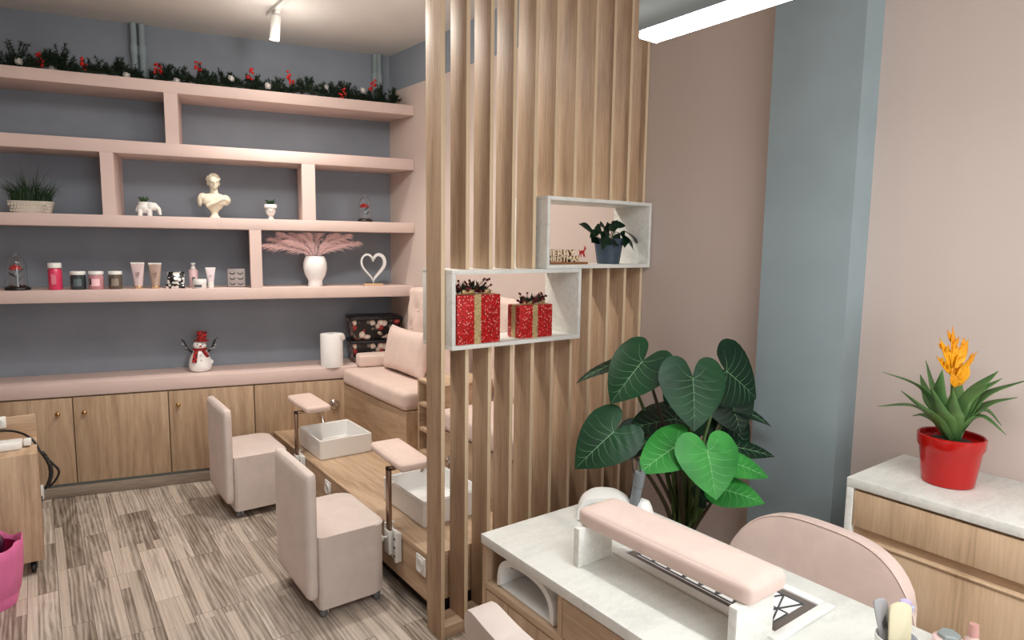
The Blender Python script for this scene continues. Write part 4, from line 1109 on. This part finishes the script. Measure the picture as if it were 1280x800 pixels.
# dust collector set in the top
dc = thing('dust_collector', 'white framed nail dust collector grille set in the desktop', 'dust collector', (1.336, .932, DZ))
w, d = .117, .247
bm = new()
box(bm, -w, w, -d, -d+.026, .0005, .008, .002); box(bm, -w, w, d-.026, d, .0005, .008, .002); box(bm, -w, -w+.026, -d+.024, d-.024, .0005, .008, .002); box(bm, w-.026, w, -d+.024, d-.024, .0005, .008, .002)
obj('frame', bm, M['white'], dc)
bm = new(); box(bm, -w+.025, w-.025, -d+.025, d-.025, .0004, .0022); obj('tray', bm, mat('taupe_tray', (104,96,90), .5), dc)
bm = new(); box(bm, -w+.046, w-.046, -d+.05, d-.05, .0022, .0034); obj('filter', bm, M['paper'], dc)
bm = new()
xs = (-w+.05, 0, w-.05); ny = 8
for i in range(ny):
    y0 = -d+.05+(2*d-.10)*i/ny; y1 = y0+(2*d-.10)/ny
    tube(bm, [(xs[0], y0, .0048), (xs[1], (y0+y1)/2, .0048), (xs[2], y0, .0048)], .0023, 6); tube(bm, [(xs[0], y0, .0048), (xs[1], y0-.0+(y1-y0)*.0, .0048)], .0016, 6)
    tube(bm, [(xs[1], (y0+y1)/2, .0048), (xs[0], y1, .0048)], .0023, 6); tube(bm, [(xs[1], (y0+y1)/2, .0048), (xs[2], y1, .0048)], .0023, 6)
for x in xs: tube(bm, [(x, -d+.05, .0048), (x, d-.05, .0048)], .0018, 6)
obj('grille', bm, M['dgrey'], dc, 60)
# UV nail lamps
def uvlamp(loc, rz, label, w, d, h):
    u = thing('nail_lamp', label, 'lamp', loc, rz, 'white arched nail lamps')
    N = 22
    def arch(s, z): return [(s*w/2*math.copysign(abs(math.cos(PI*i/N))**.8, math.cos(PI*i/N)), z*math.sin(PI*i/N)**.62) for i in range(N+1)]
    o_, n_ = arch(1, h), arch(.88, h*.84)
    bm = new(); vs = []
    ys = (0, .02, d*.5, d-.03, d)
    for j, y in enumerate(ys):
        s = (1, 1.015, 1.0, .95, .80)[j]; vs += [(x*s, y, z*(s if j < 4 else .86)+.002) for x, z in o_]
    for j, y in enumerate((0, .02, d*.5, d-.05)): vs += [(x, y, max(z, .006)+.002) for x, z in n_]
    fs = []; m_ = N+1
    for a in range(4):
        for i in range(N): fs.append((a*m_+i, a*m_+i+1, (a+1)*m_+i+1, (a+1)*m_+i))
    fs.append(tuple(4*m_+i for i in range(m_)))
    b0 = 5*m_
    for a in range(3):
        for i in range(N): fs.append((b0+a*m_+i+1, b0+a*m_+i, b0+(a+1)*m_+i, b0+(a+1)*m_+i+1))
    fs.append(tuple(b0+3*m_+i for i in range(m_-1, -1, -1)))
    for i in range(N): fs.append((i+1, i, b0+i, b0+i+1))
    addv(bm, vs, fs); bmesh.ops.recalc_face_normals(bm, faces=bm.faces)
    obj('shell', bm, M['white'], u, 50)
    bm = new(); box(bm, -w*.47, w*.47, .003, d*.9, .0, .008, .002); obj('base_plate', bm, M['steel'], u)
    bm = new()
    for i in range(3, N-2, 3):
        for y in (.03, d*.45): ell(bm, (n_[i][0]*.985, y, n_[i][1]*.98), (.0035,.0035,.0035), 8, 6)
    obj('led_beads', bm, M['dgrey'], u, 60)
uvlamp((DX0+.012, 1.300, .6325), -PI/2, 'white arched nail lamp inside the open desk cubby', .250, .20, .104)
uvlamp((1.345, 1.330, DZ+.0005), -.75, 'white arched nail lamp on the desktop behind the wrist rest', .17, .12, .075)
bm = new(); box(bm, 1.07, 1.13, 1.436, 1.463, .6325, .70, .004); o = obj('polish_box', bm, mat('dark_maroon_box', (44,18,22), .4), None); tag(o, 'small dark maroon box behind the nail lamp in the cubby', 'box')
# nail drill in its stand
hb, ht_ = at(793, 630, 1.96), at(800.5, 590, 1.93)
nd = thing('nail_drill', 'grey nail drill handpiece standing in a white cradle', 'nail drill', (hb.x, hb.y, DZ))
lb = V(0,0,hb.z-DZ); lt = ht_-V(hb.x, hb.y, DZ); ax = (lt-lb)
bm = new(); T = frame(lb, ax); L = ax.length
lathe(bm, [(.0125,-.01), (.0150,0), (.0155,L*.56), (.0148,L*.57), (.0160,L*.58), (.0165,L*.95), (.0145,L), (0,L)], 24, T); obj('handpiece', bm, M['grey'], nd, 40)
bm = new(); lathe(bm, [(.0152,L*.56),(.0165,L*.57),(.0152,L*.585)], 24, T); obj('collar', bm, M['dgrey'], nd, 60)
bm = new(); lathe(bm, [(.036,.0005), (.036,.02), (.030,.045), (.022,.062), (.010,.068), (0,.069)], 24, TR(.022,-.012,0)); obj('cradle', bm, M['white'], nd, 50)
bm = new(); tp = T @ V(0,0,L)
tube(bm, spline([tp, tp+V(.0,.004,.02), tp+V(-.004,.016,.035), tp+V(.0,.035,.03), tp+V(.02,.05,.0), tp+V(.03,.05,-.03)], 24), .0025, 6)
pts = []
e0, e1 = Vector(tp+V(.03,.05,-.03)), V(.062,.085,.012)
for i in range(130):
    u = i/129; a = i*.8; c = e0.lerp(e1, u)+V(0,0,-.01*math.sin(u*PI)); pts.append(c+V(.0065*math.cos(a), .0045*math.cos(a), .0065*math.sin(a)))
tube(bm, pts, .002, 6); obj('cord', bm, M['black'], nd, 60)
# tool cup with nail files
P = onz(1122, 790, .86); cx, cy = P.x, P.y
cp = thing('tool_cup', 'round cup holding nail files near the desk edge', 'cup', (cx, cy, DZ))
bm = new(); lathe(bm, [(.034,.0005),(.036,.004),(.038,.080),(.0365,.081),(.0335,.075),(.032,.008),(0,.008)], 32); obj('cup', bm, M['steel'], cp, 40)
def nfile(name, label, px0, py0, px1, py1, dz, w, colr, extra=None, yaw=0):
    base = V(cx, cy, DZ+.012); tipc = onpl((px0+px1)/2, (py0+py1)/2, CF, (base-EYEP).dot(CF)+EYEP.dot(CF)-.005+dz)
    base = base+(CF*dz)*1.0
    f = thing(name, label, 'nail file', base, 0, 'nail files in the cup'); ax = tipc-base; L = ax.length
    T = frame((0,0,0), ax, CR) @ RZ(yaw)
    bm = new(); n = 10
    poly = [(-w, 0), (w, 0), (w, L-w*1.0)]+[(w*math.cos(a*PI/n), L-w*.55+w*.55*math.sin(a*PI/n)) for a in range(1, n)]+[(-w, L-w*1.0)]
    prism(bm, [(x, z) for x, z in poly], -.0022, .0022, M=T @ Matrix(((1,0,0,0),(0,0,1,0),(0,1,0,0),(0,0,0,1))), bev=.0006)
    bmesh.ops.recalc_face_normals(bm, faces=bm.faces)
    obj('board', bm, mat(name+'_grit', colr, .8), f, 30)
    if extra == 'marks':
        bm = new()
        for i in range(5): box(bm, -.004+.002*i-.0006, -.004+.002*i+.0006, -.0029, -.0026, L-.062+.004*(i%2), L-.045+.003*i, M=T)
        obj('print', bm, M['dgrey'], f, 0)
    return f
nfile('nail_file', 'grey half-moon nail file with dark print, leftmost in the cup', 1093, 748, 1105, 748, .006, .013, (172,172,174), 'marks')
nfile('nail_file', 'wide pale yellow nail buffer in front in the cup', 1119, 752, 1133, 754, -.012, .0215, (222,214,182))
nfile('nail_file', 'lilac nail file behind the pale yellow buffer', 1126, 747, 1140, 750, .012, .0115, (196,184,216))
nfile('nail_file', 'light blue-violet file turned edge-on right of the buffer', 1140, 757, 1144, 757, .002, .010, (176,176,206), None, .9)
# polish bottle and lidded pot at the desk edge
P = onz(1216, 800, DZ+.03)
pb = thing('polish_bottle', 'nail polish bottle with a dusty pink cap', 'bottle', (P.x, P.y, DZ))
bm = new(); lathe(bm, [(.013,.0005),(.0145,.003),(.0145,.032),(.008,.038),(.0075,.042)], 24); obj('bottle', bm, mat('clear_pink_polish', (222,190,182), .1), pb, 50)
zc = ony(1216, 782, P.y).z-DZ
bm = new(); lathe(bm, [(.0095,.040),(.010,.043),(.0092,zc*.8),(.0085,zc),(0,zc)], 20); obj('cap', bm, mat('dusty_pink_cap', (200,150,142), .4), pb, 50)
P = onz(1186, 800, DZ+.02)
gp = thing('gel_pot', 'round pale pink pot with a grey hexagonal lid at the desk edge', 'pot', (P.x, P.y, DZ))
bm = new(); lathe(bm, [(.026,.0005),(.029,.003),(.029,.022),(.026,.025),(0,.025)], 32); obj('pot', bm, mat('pale_pink_pot', (226,196,192), .3), gp, 50)
bm = new(); lathe(bm, [(.021,.0255),(.021,.034),(.018,.037),(0,.037)], 6); obj('lid', bm, mat('grey_green_lid', (140,150,148), .4), gp, 20)

# ------------------------------------------------------------------ chairs
def shell_chair(x, y, rz, label, topz, half, mt, pw=3.3, sd=.36):
    """upholstered shell chair; local -Y is the way the sitter faces"""
    c = thing('shell_chair', label, 'chair', (x, y, 0), rz, 'pink upholstered chairs at the desk')
    bm = new(); NU, NV = 28, 12
    zs = .43
    def front(u, v):   # u -1..1 across, v 0..1 up
        e = (1-abs(u)**pw)**(1/2.4) if abs(u) < 1 else 0
        z = zs+(topz-zs)*(v*(.04+.96*e))
        xx = u*half*(.93+.07*math.sin(v*PI/2)); yy = .0-.055*abs(u)**2.4-.02*(1-v)+.045*v
        return V(xx, yy, z)
    rows = [[front(-1+2*i/NU, j/NV) for i in range(NU+1)] for j in range(NV+1)]
    def normal(i, j):
        a = rows[min(j+1,NV)][i]-rows[max(j-1,0)][i]; b = rows[j][min(i+1,NU)]-rows[j][max(i-1,0)]
        n_ = b.cross(a); return n_.normalized() if n_.length > 1e-9 else V(0,-1,0)
    T = .052
    F = [[bm.verts.new(rows[j][i]) for i in range(NU+1)] for j in range(NV+1)]
    B = [[bm.verts.new(rows[j][i]-normal(i, j)*T) for i in range(NU+1)] for j in range(NV+1)]
    for j in range(NV):
        for i in range(NU):
            bm.faces.new([F[j][i], F[j][i+1], F[j+1][i+1], F[j+1][i]]); bm.faces.new([B[j][i+1], B[j][i], B[j+1][i], B[j+1][i+1]])
    for i in range(NU):
        bm.faces.new([F[NV][i], F[NV][i+1], B[NV][i+1], B[NV][i]]); bm.faces.new([F[0][i+1], F[0][i], B[0][i], B[0][i+1]])
    for j in range(NV):
        bm.faces.new([F[j+1][0], B[j+1][0], B[j][0], F[j][0]]); bm.faces.new([F[j][NU], B[j][NU], B[j+1][NU], F[j+1][NU]])
    bmesh.ops.recalc_face_normals(bm, faces=bm.faces)
    obj('backrest', bm, mt, c, 180, mods=[('round','BEVEL',dict(width=.016, segments=4, limit_method='ANGLE', angle_limit=.6))])
    bk = c.children[0]
    bm = new(); pts = [rows[NV][i]-normal(NV, i)*0 for i in range(NU+1)] if False else [rows[NV][i]-V(0,.0,.004)+V(0,-.001,0) for i in range(1, NU)]
    tube(bm, pts, .0022, 6); obj('piping', bm, mt, bk, 60)
    bm = new(); cushion(bm, -half*.9, half*.9, -sd, .02, .40, .475, .032, .008, n=12); obj('seat', bm, mt, c, 60)
    for sx, sy in ((-1,-sd+.06), (1,-sd+.06), (-1,-.03), (1,-.03)):
        bm = new(); tube(bm, [(sx*half*.62, sy*.85-.02, .402), (sx*half*.78, sy*1.02-.005, .001)], [.015,.009], 12); obj('leg', bm, M['black'], c, 50)
    return c
shell_chair(1.700, .872, -PI/2, 'pink velvet chair between the desk and the dresser', .828, .298, M['velvet'])
shell_chair(.700, .770, PI/2, 'pale pink chair before the desk cubby, cut off by the lower picture edge', .925, .285, M['velvet_grey'], 8.0, .285)

# ------------------------------------------------------------------ dresser and bromeliad
dr = thing('drawer_dresser', 'oak drawer dresser with a whitewashed top and sides', 'dresser', (2.024, -.10, 0))
Lr = 1.047; HD = .89
bm = new(); prism(bm, [(-.002, 0), (wallx(-.10)-2.026, 0), (wallx(.947)-2.026, Lr), (-.002, Lr)], HD-.028, HD, bev=.001); obj('top_board', bm, M['white_board'], dr)
for y in (0, Lr-.020):
    bm = new(); box(bm, 0, .37, y, y+.020, .0, HD-.028, .0008); obj('side_panel', bm, M['white_board'], dr)
bm = new(); box(bm, .022, .36, .020, Lr-.020, .05, HD-.030); obj('carcass', bm, M['oak_y'], dr)
def drawer(z0, z1, lip):
    bm = new(); box(bm, .004, .022, .023, Lr-.023, z0, z1, .001)
    if lip: box(bm, -.002, .022, .023, Lr-.023, z1, z1+.006, .001)
    obj('drawer', bm, M['dresser'], dr)
drawer(.738, .852, False); drawer(.38, .700, True); drawer(.06, .340, True)
bm = new(); box(bm, .03, .35, .03, Lr-.03, 0, .05); obj('plinth', bm, M['dark'], dr)
P = onz(1184, 603, HD); k = mpp(P)
br = thing('potted_bromeliad', 'bromeliad with yellow-orange bracts in a glossy red pot', 'plant', (P.x, P.y, HD))
bm = new(); lathe(bm, [(.066,.0005),(.070,.004),(.078,.07),(.083,.108),(.0895,.120),(.0905,.150),(.087,.153),(.083,.150),(.082,.135),(0,.132)], 40); obj('pot', bm, M['red'], br, 40)
bm = new(); lathe(bm, [(.081,.128),(.05,.136),(0,.138)], 24, cap=False); obj('soil', bm, M['soil'], br, 60)
RB = random.Random(12)
def bl(px, py, dd=0): return at(px, py, (P-EYEP).dot(CF)+dd)-V(P.x, P.y, HD)
C0 = V(0,0,.13)
for i, (tx, ty, mx, my, dd, w_) in enumerate(((1103,465,1145,482,-.02,7.5), (1097,508,1140,508,-.05,6.5), (1126,488,1150,510,-.08,7.5), (1157,450,1163,486,.02,11), (1178,462,1172,500,-.10,10), (1163,483,1175,515,-.12,8), (1248,464,1222,488,-.02,9), (1253,473,1215,498,-.04,10), (1285,475,1235,494,-.05,8), (1272,497,1238,506,-.05,7), (1252,532,1232,514,-.09,6.5), (1258,544,1228,522,-.11,6.5), (1200,470,1196,500,.06,9), (1150,468,1160,500,.10,9), (1230,480,1212,505,.04,9), (1192,490,1190,515,-.14,9), (1140,520,1152,520,.06,7))):
    q1, q2 = bl(mx, my, dd*.8), bl(tx, ty, dd*1.2)
    pts = spline([C0+V(q1.x*.08, q1.y*.08, 0), C0.lerp(q1, .55)+V(0,0,.012), q1, q2], 16)
    w = w_*k*1.3
    ws = [w*(.75+.25*min(1,u*3))*(1-max(0,(u-.45)/.55)**1.5)+.0006 for u in [j/16 for j in range(17)]]
    out = V(q1.x, q1.y, 0); side = out.cross(V(0,0,1)) if out.length > .01 else V(1,0,0)
    bm = new(); strip(bm, pts, ws, side+V(.001,0,0), fold=-.35 if False else .35)
    obj('leaf', bm, M['brom'], br, 180, mods=[('thick','SOLIDIFY',dict(thickness=.0012, offset=0))])
bm = new(); fl = bl(1191, 490, 0); tp = bl(1190, 440, 0)
tube(bm, spline([C0, V(fl.x*.6, fl.y*.6, fl.z*.6), fl, tp], 12), .006, 8); obj('flower_stalk', bm, M['stem'], br, 60)
for (bx, by), (tx, ty), w_ in (((1192,462),(1187,407),5.5), ((1190,462),(1171,421),5), ((1194,460),(1208,424),6), ((1190,455),(1180,432),6), ((1196,452),(1204,432),6), ((1193,470),(1190,430),7), ((1192,470),(1167,444),4.5), ((1196,472),(1220,438),4), ((1196,480),(1210,452),8), ((1192,478),(1199,450),8), ((1194,484),(1188,466),5), ((1194,482),(1203,466),7)):
    bm = new(); a, b_ = bl(bx, by, RB.uniform(-.02,.01)), bl(tx, ty, RB.uniform(-.03,.02))
    leaf(bm, a, b_, (-CF.x+RB.uniform(-.5,.5), -CF.y+RB.uniform(-.3,.3), .3), w_*k*.9, -.08, fold=.5)
    ax_ = b_-a; L_ = ax_.length
    for q_ in range(4):   # small overlapping scales up the spike
        o_ = a.lerp(b_, .12+.17*q_); d_ = (ax_.normalized()+(CR*RB.choice((-.45,.45))-CF*.3)).normalized()
        leaf(bm, o_, o_+d_*L_*RB.uniform(.26,.36), (-CF.x, -CF.y, .3), w_*k*.5, -.05, n=5, fold=.4)
    obj('bract', bm, M['bract'], br, 180, mods=[('thick','SOLIDIFY',dict(thickness=.0015, offset=0))])

# ------------------------------------------------------------------ large elephant-ear plant
PB2 = at(853, 660, 2.42)
ap = thing('elephant_ear_plant', 'tall potted plant with large glossy heart-shaped leaves behind the desk', 'plant', (PB2.x, PB2.y, 0))
O = V(PB2.x, PB2.y, 0)
bm = new(); lathe(bm, [(.115,.0005),(.125,.01),(.155,.30),(.16,.31),(.16,.335),(.148,.335),(.146,.30),(0,.295)], 36); obj('pot', bm, M['dgrey'], ap, 40)
bm = new(); lathe(bm, [(.144,.298),(.08,.306),(0,.31)], 24, cap=False); obj('soil', bm, M['soil'], ap, 60)
HEART = [(-.05,.0),(-.22,.05),(-.37,.13),(-.43,.26),(-.38,.40),(-.24,.50),(-.05,.555),(.14,.54),(.34,.48),(.54,.38),(.72,.26),(.88,.115),(1.0,0)]
def heart_leaf(a, t, nrm, asp, dark, cup=.10, droop=.12):
    a, t = Vector(a), Vector(t); ax = t-a; L = ax.length; ax.normalize(); nn = Vector(nrm); nn = (nn-ax*nn.dot(ax)).normalized(); s = ax.cross(nn)
    hs = spline([(p[0], p[1], 0) for p in HEART], 30)
    loop = [(p.x, p.y) for p in hs]+[(p.x, -p.y) for p in reversed(hs[1:-1])]
    bm = new(); K = 9
    def P3(x, y):
        rr = abs(y)
        h = cup*rr*1.2 - droop*max(0, x)**2 - .30*rr*rr + .008*math.cos((x-rr*.55)*34)*min(1, rr*5)*(1-min(1, max(0, x)))
        return a+ax*(x*L)+s*(y*L*asp*1.1)+nn*(h*L)
    c = bm.verts.new(P3(0, 0)); prev = None
    for q in range(1, K+1):
        f = q/K; ring = [bm.verts.new(P3(x*f, y*f)) for x, y in loop]; n = len(ring)
        for i in range(n):
            j = (i+1) % n
            if prev is None: bm.faces.new([c, ring[i], ring[j]])
            else: bm.faces.new([prev[i], ring[i], ring[j], prev[j]])
        prev = ring
    bmesh.ops.recalc_face_normals(bm, faces=bm.faces)
    nv = nn*(L*.004)
    def vein(p, q, r0):
        pts = []
        for i in range(9):
            u = i/8; x = p[0]+(q[0]-p[0])*u; y = p[1]+(q[1]-p[1])*u; x += .05*math.sin(u*PI)*(0 if abs(q[1]) < .01 else 1); pts.append(P3(x, y)+nv)
        tube(bm, pts, [r0*(1-.75*i/8) for i in range(9)], 5, mi=1, cap=False)
    vein((0,0), (.96,0), L*.011)
    for sg_ in (1, -1):
        vein((0,0), (-.28, sg_*.26), L*.006)
        for x0, x1, y1 in ((.02,.0,.46), (.12,.20,.48), (.26,.38,.42), (.40,.54,.34), (.54,.68,.25), (.68,.80,.16)): vein((x0,0), (x1, sg_*y1), L*.0048)
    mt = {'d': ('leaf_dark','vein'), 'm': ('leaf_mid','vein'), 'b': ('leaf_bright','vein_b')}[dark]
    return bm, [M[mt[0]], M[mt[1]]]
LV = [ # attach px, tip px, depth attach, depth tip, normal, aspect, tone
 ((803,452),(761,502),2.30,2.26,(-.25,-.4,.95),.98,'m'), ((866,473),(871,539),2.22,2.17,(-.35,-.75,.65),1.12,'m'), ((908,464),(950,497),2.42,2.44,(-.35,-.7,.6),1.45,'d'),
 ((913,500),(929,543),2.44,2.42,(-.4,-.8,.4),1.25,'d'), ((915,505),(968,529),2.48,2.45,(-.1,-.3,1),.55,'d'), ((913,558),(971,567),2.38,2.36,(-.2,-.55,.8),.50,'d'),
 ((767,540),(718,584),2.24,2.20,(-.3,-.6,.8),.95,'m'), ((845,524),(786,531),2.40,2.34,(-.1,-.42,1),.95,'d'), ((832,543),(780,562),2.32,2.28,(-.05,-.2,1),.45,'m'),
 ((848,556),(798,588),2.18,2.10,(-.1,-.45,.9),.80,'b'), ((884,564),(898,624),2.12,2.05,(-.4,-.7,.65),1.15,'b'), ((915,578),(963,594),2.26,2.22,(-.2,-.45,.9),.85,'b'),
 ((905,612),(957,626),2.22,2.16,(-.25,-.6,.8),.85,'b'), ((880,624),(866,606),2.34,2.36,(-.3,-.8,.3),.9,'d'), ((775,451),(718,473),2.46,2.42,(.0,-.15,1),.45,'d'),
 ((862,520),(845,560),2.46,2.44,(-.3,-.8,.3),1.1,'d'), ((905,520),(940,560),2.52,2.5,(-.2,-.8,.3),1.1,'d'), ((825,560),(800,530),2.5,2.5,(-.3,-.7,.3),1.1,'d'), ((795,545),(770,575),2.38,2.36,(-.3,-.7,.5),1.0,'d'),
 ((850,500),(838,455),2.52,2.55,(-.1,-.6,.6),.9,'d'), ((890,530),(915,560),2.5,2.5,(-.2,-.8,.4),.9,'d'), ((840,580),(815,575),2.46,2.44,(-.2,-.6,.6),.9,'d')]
for i, (ap_, tp_, d0, d1, nr, asp, tone) in enumerate(LV):
    a, t = at(*ap_, d0)-O, at(*tp_, d1)-O
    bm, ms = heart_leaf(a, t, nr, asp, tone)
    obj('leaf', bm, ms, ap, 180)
    bm = new(); s0 = V(rnd.uniform(-.025,.025), rnd.uniform(-.02,.02), .30); ax = (t-a).normalized()
    pts = spline([s0, V(s0.x*1.2+(a.x)*.12, s0.y*1.2+a.y*.12, .30+(a.z-.30)*.45), V(a.x*.72, a.y*.72, .30+(a.z-.30)*.86), a], 18)
    tube(bm, pts, [.011-.008*j/18 for j in range(19)], 8); obj('leaf_stalk', bm, M['stem'] if i % 3 else M['stem_dark'], ap, 60)
bm = new(); tube(bm, [(0,0,.29),(.004,0,.55),(.0,.01,.78)], [.026,.020,.012], 12); tube(bm, [(.03,-.01,.29),(.034,-.01,.5),(.05,0,.74)], [.018,.014,.008], 12); obj('trunk', bm, M['stem'], ap, 60)

# ------------------------------------------------------------------ lamps
pd = thing('pendant_lamp', 'long grey linear pendant lamp with a glowing underside', 'lamp', (1.222, .57, 0))
q = onx(797, 49, 1.19); YE = q.y-.57
bm = new(); box(bm, -.032, .032, -.62, YE, 2.112, 2.185, .003); obj('housing', bm, M['lampbody'], pd)
bm = new(); box(bm, -.030, .030, -.62, YE-.002, 2.096, 2.1125, .003); obj('diffuser', bm, M['emit'], pd)
for y in (-.45, YE-.15):
    bm = new(); tube(bm, [(0,y,2.184),(0,y,2.998)], .0012, 6); lathe(bm, [(.02,2.985),(.02,2.998)], 16, TR(0,y,0)); obj('cable', bm, M['steel'], pd, 40)
tl = thing('track_light', 'white ceiling track with a lit cylindrical spotlight', 'lamp', (1.245, 4.10, 3.0))
bm = new(); box(bm, -.017, .017, -1.9, .14, -.022, -.001, .001); obj('track', bm, M['steel'], tl)
for n_, y in enumerate((0., -.95)):
    bm = new(); tube(bm, [(0,y,-.022),(0,y,-.06)], .010, 10); box(bm, -.012, .012, y-.045, y+.03, -.040, -.0215, .002); hd = obj('bracket', bm, M['steel'], tl, 40)
    T = TR(0, y, -.05) @ Matrix.Rotation(.10, 4, 'X') @ Matrix.Rotation(.06, 4, 'Y')
    bm = new(); lathe(bm, [(0,.0),(.027,.0),(.029,-.004),(.030,-.135),(.028,-.138),(.026,-.130),(0,-.128)], 28, T); sp2 = obj('spot_head', bm, M['steel'], tl, 40)
    bm = new(); lathe(bm, [(.0255,-.1315),(0,-.1315)], 24, T, cap=False); obj('lens', bm, M['spot_emit'], sp2)
def light(name, typ, loc, energy, col, target=None, **kw):
    l = bpy.data.lights.new(name, typ); l.energy = energy; l.color = col
    for k_, v in kw.items(): setattr(l, k_, v)
    o = bpy.data.objects.new(name, l); COL.objects.link(o); o.location = loc
    if target is not None: o.rotation_euler = (Vector(target)-Vector(loc)).to_track_quat('-Z', 'Y').to_euler()
    return o
WARM = (1, .93, .85); NEU = (1, .975, .94)
light('spot_light', 'SPOT', (1.25, 4.085, 2.80), 62, WARM, (1.20, 3.80, 0), spot_size=2.2, spot_blend=1.0, shadow_soft_size=.03)
light('spot_glow', 'POINT', (1.25, 4.06, 2.74), 4, WARM, shadow_soft_size=.10)
light('spot_light', 'SPOT', (1.25, 3.13, 2.80), 58, WARM, (1.3, 3.0, 0), spot_size=2.6, spot_blend=.8, shadow_soft_size=.03)
light('spot_glow', 'POINT', (1.25, 3.11, 2.76), 14, WARM, shadow_soft_size=.06)
light('ceiling_fill', 'AREA', (.25, 2.9, 2.95), 21, NEU, (.25, 2.9, 0), shape='RECTANGLE', size=.9, size_y=.9)  # general fill added overhead, stands for no known fixture
light('front_fill', 'AREA', (.9, -2.53, 1.45), 62, (.93,.97,1), (.9, 0, 1.45), shape='RECTANGLE', size=2.1, size_y=2.1)  # added fill from behind the camera, set at the made-up window
light('ceiling_fill', 'AREA', (.6, -1.0, 2.95), 46, (.95,.975,1), (.6, -1.2, 0), shape='RECTANGLE', size=1.6, size_y=1.6)  # added overhead fill for the desk side, no fixture behind it
w = bpy.data.worlds.new('world'); SC.world = w; w.use_nodes = True
w.node_tree.nodes['Background'].inputs[0].default_value = (.6,.6,.62,1); w.node_tree.nodes['Background'].inputs[1].default_value = .3
SC.view_settings.view_transform = 'Standard'; SC.view_settings.look = 'None'; SC.view_settings.gamma = 1; SC.view_settings.exposure = 0.0
SC.view_settings.use_curve_mapping = False
SC.cycles.use_denoising = True
SC.cycles.max_bounces = 8
SC.cycles.sample_clamp_indirect = 6
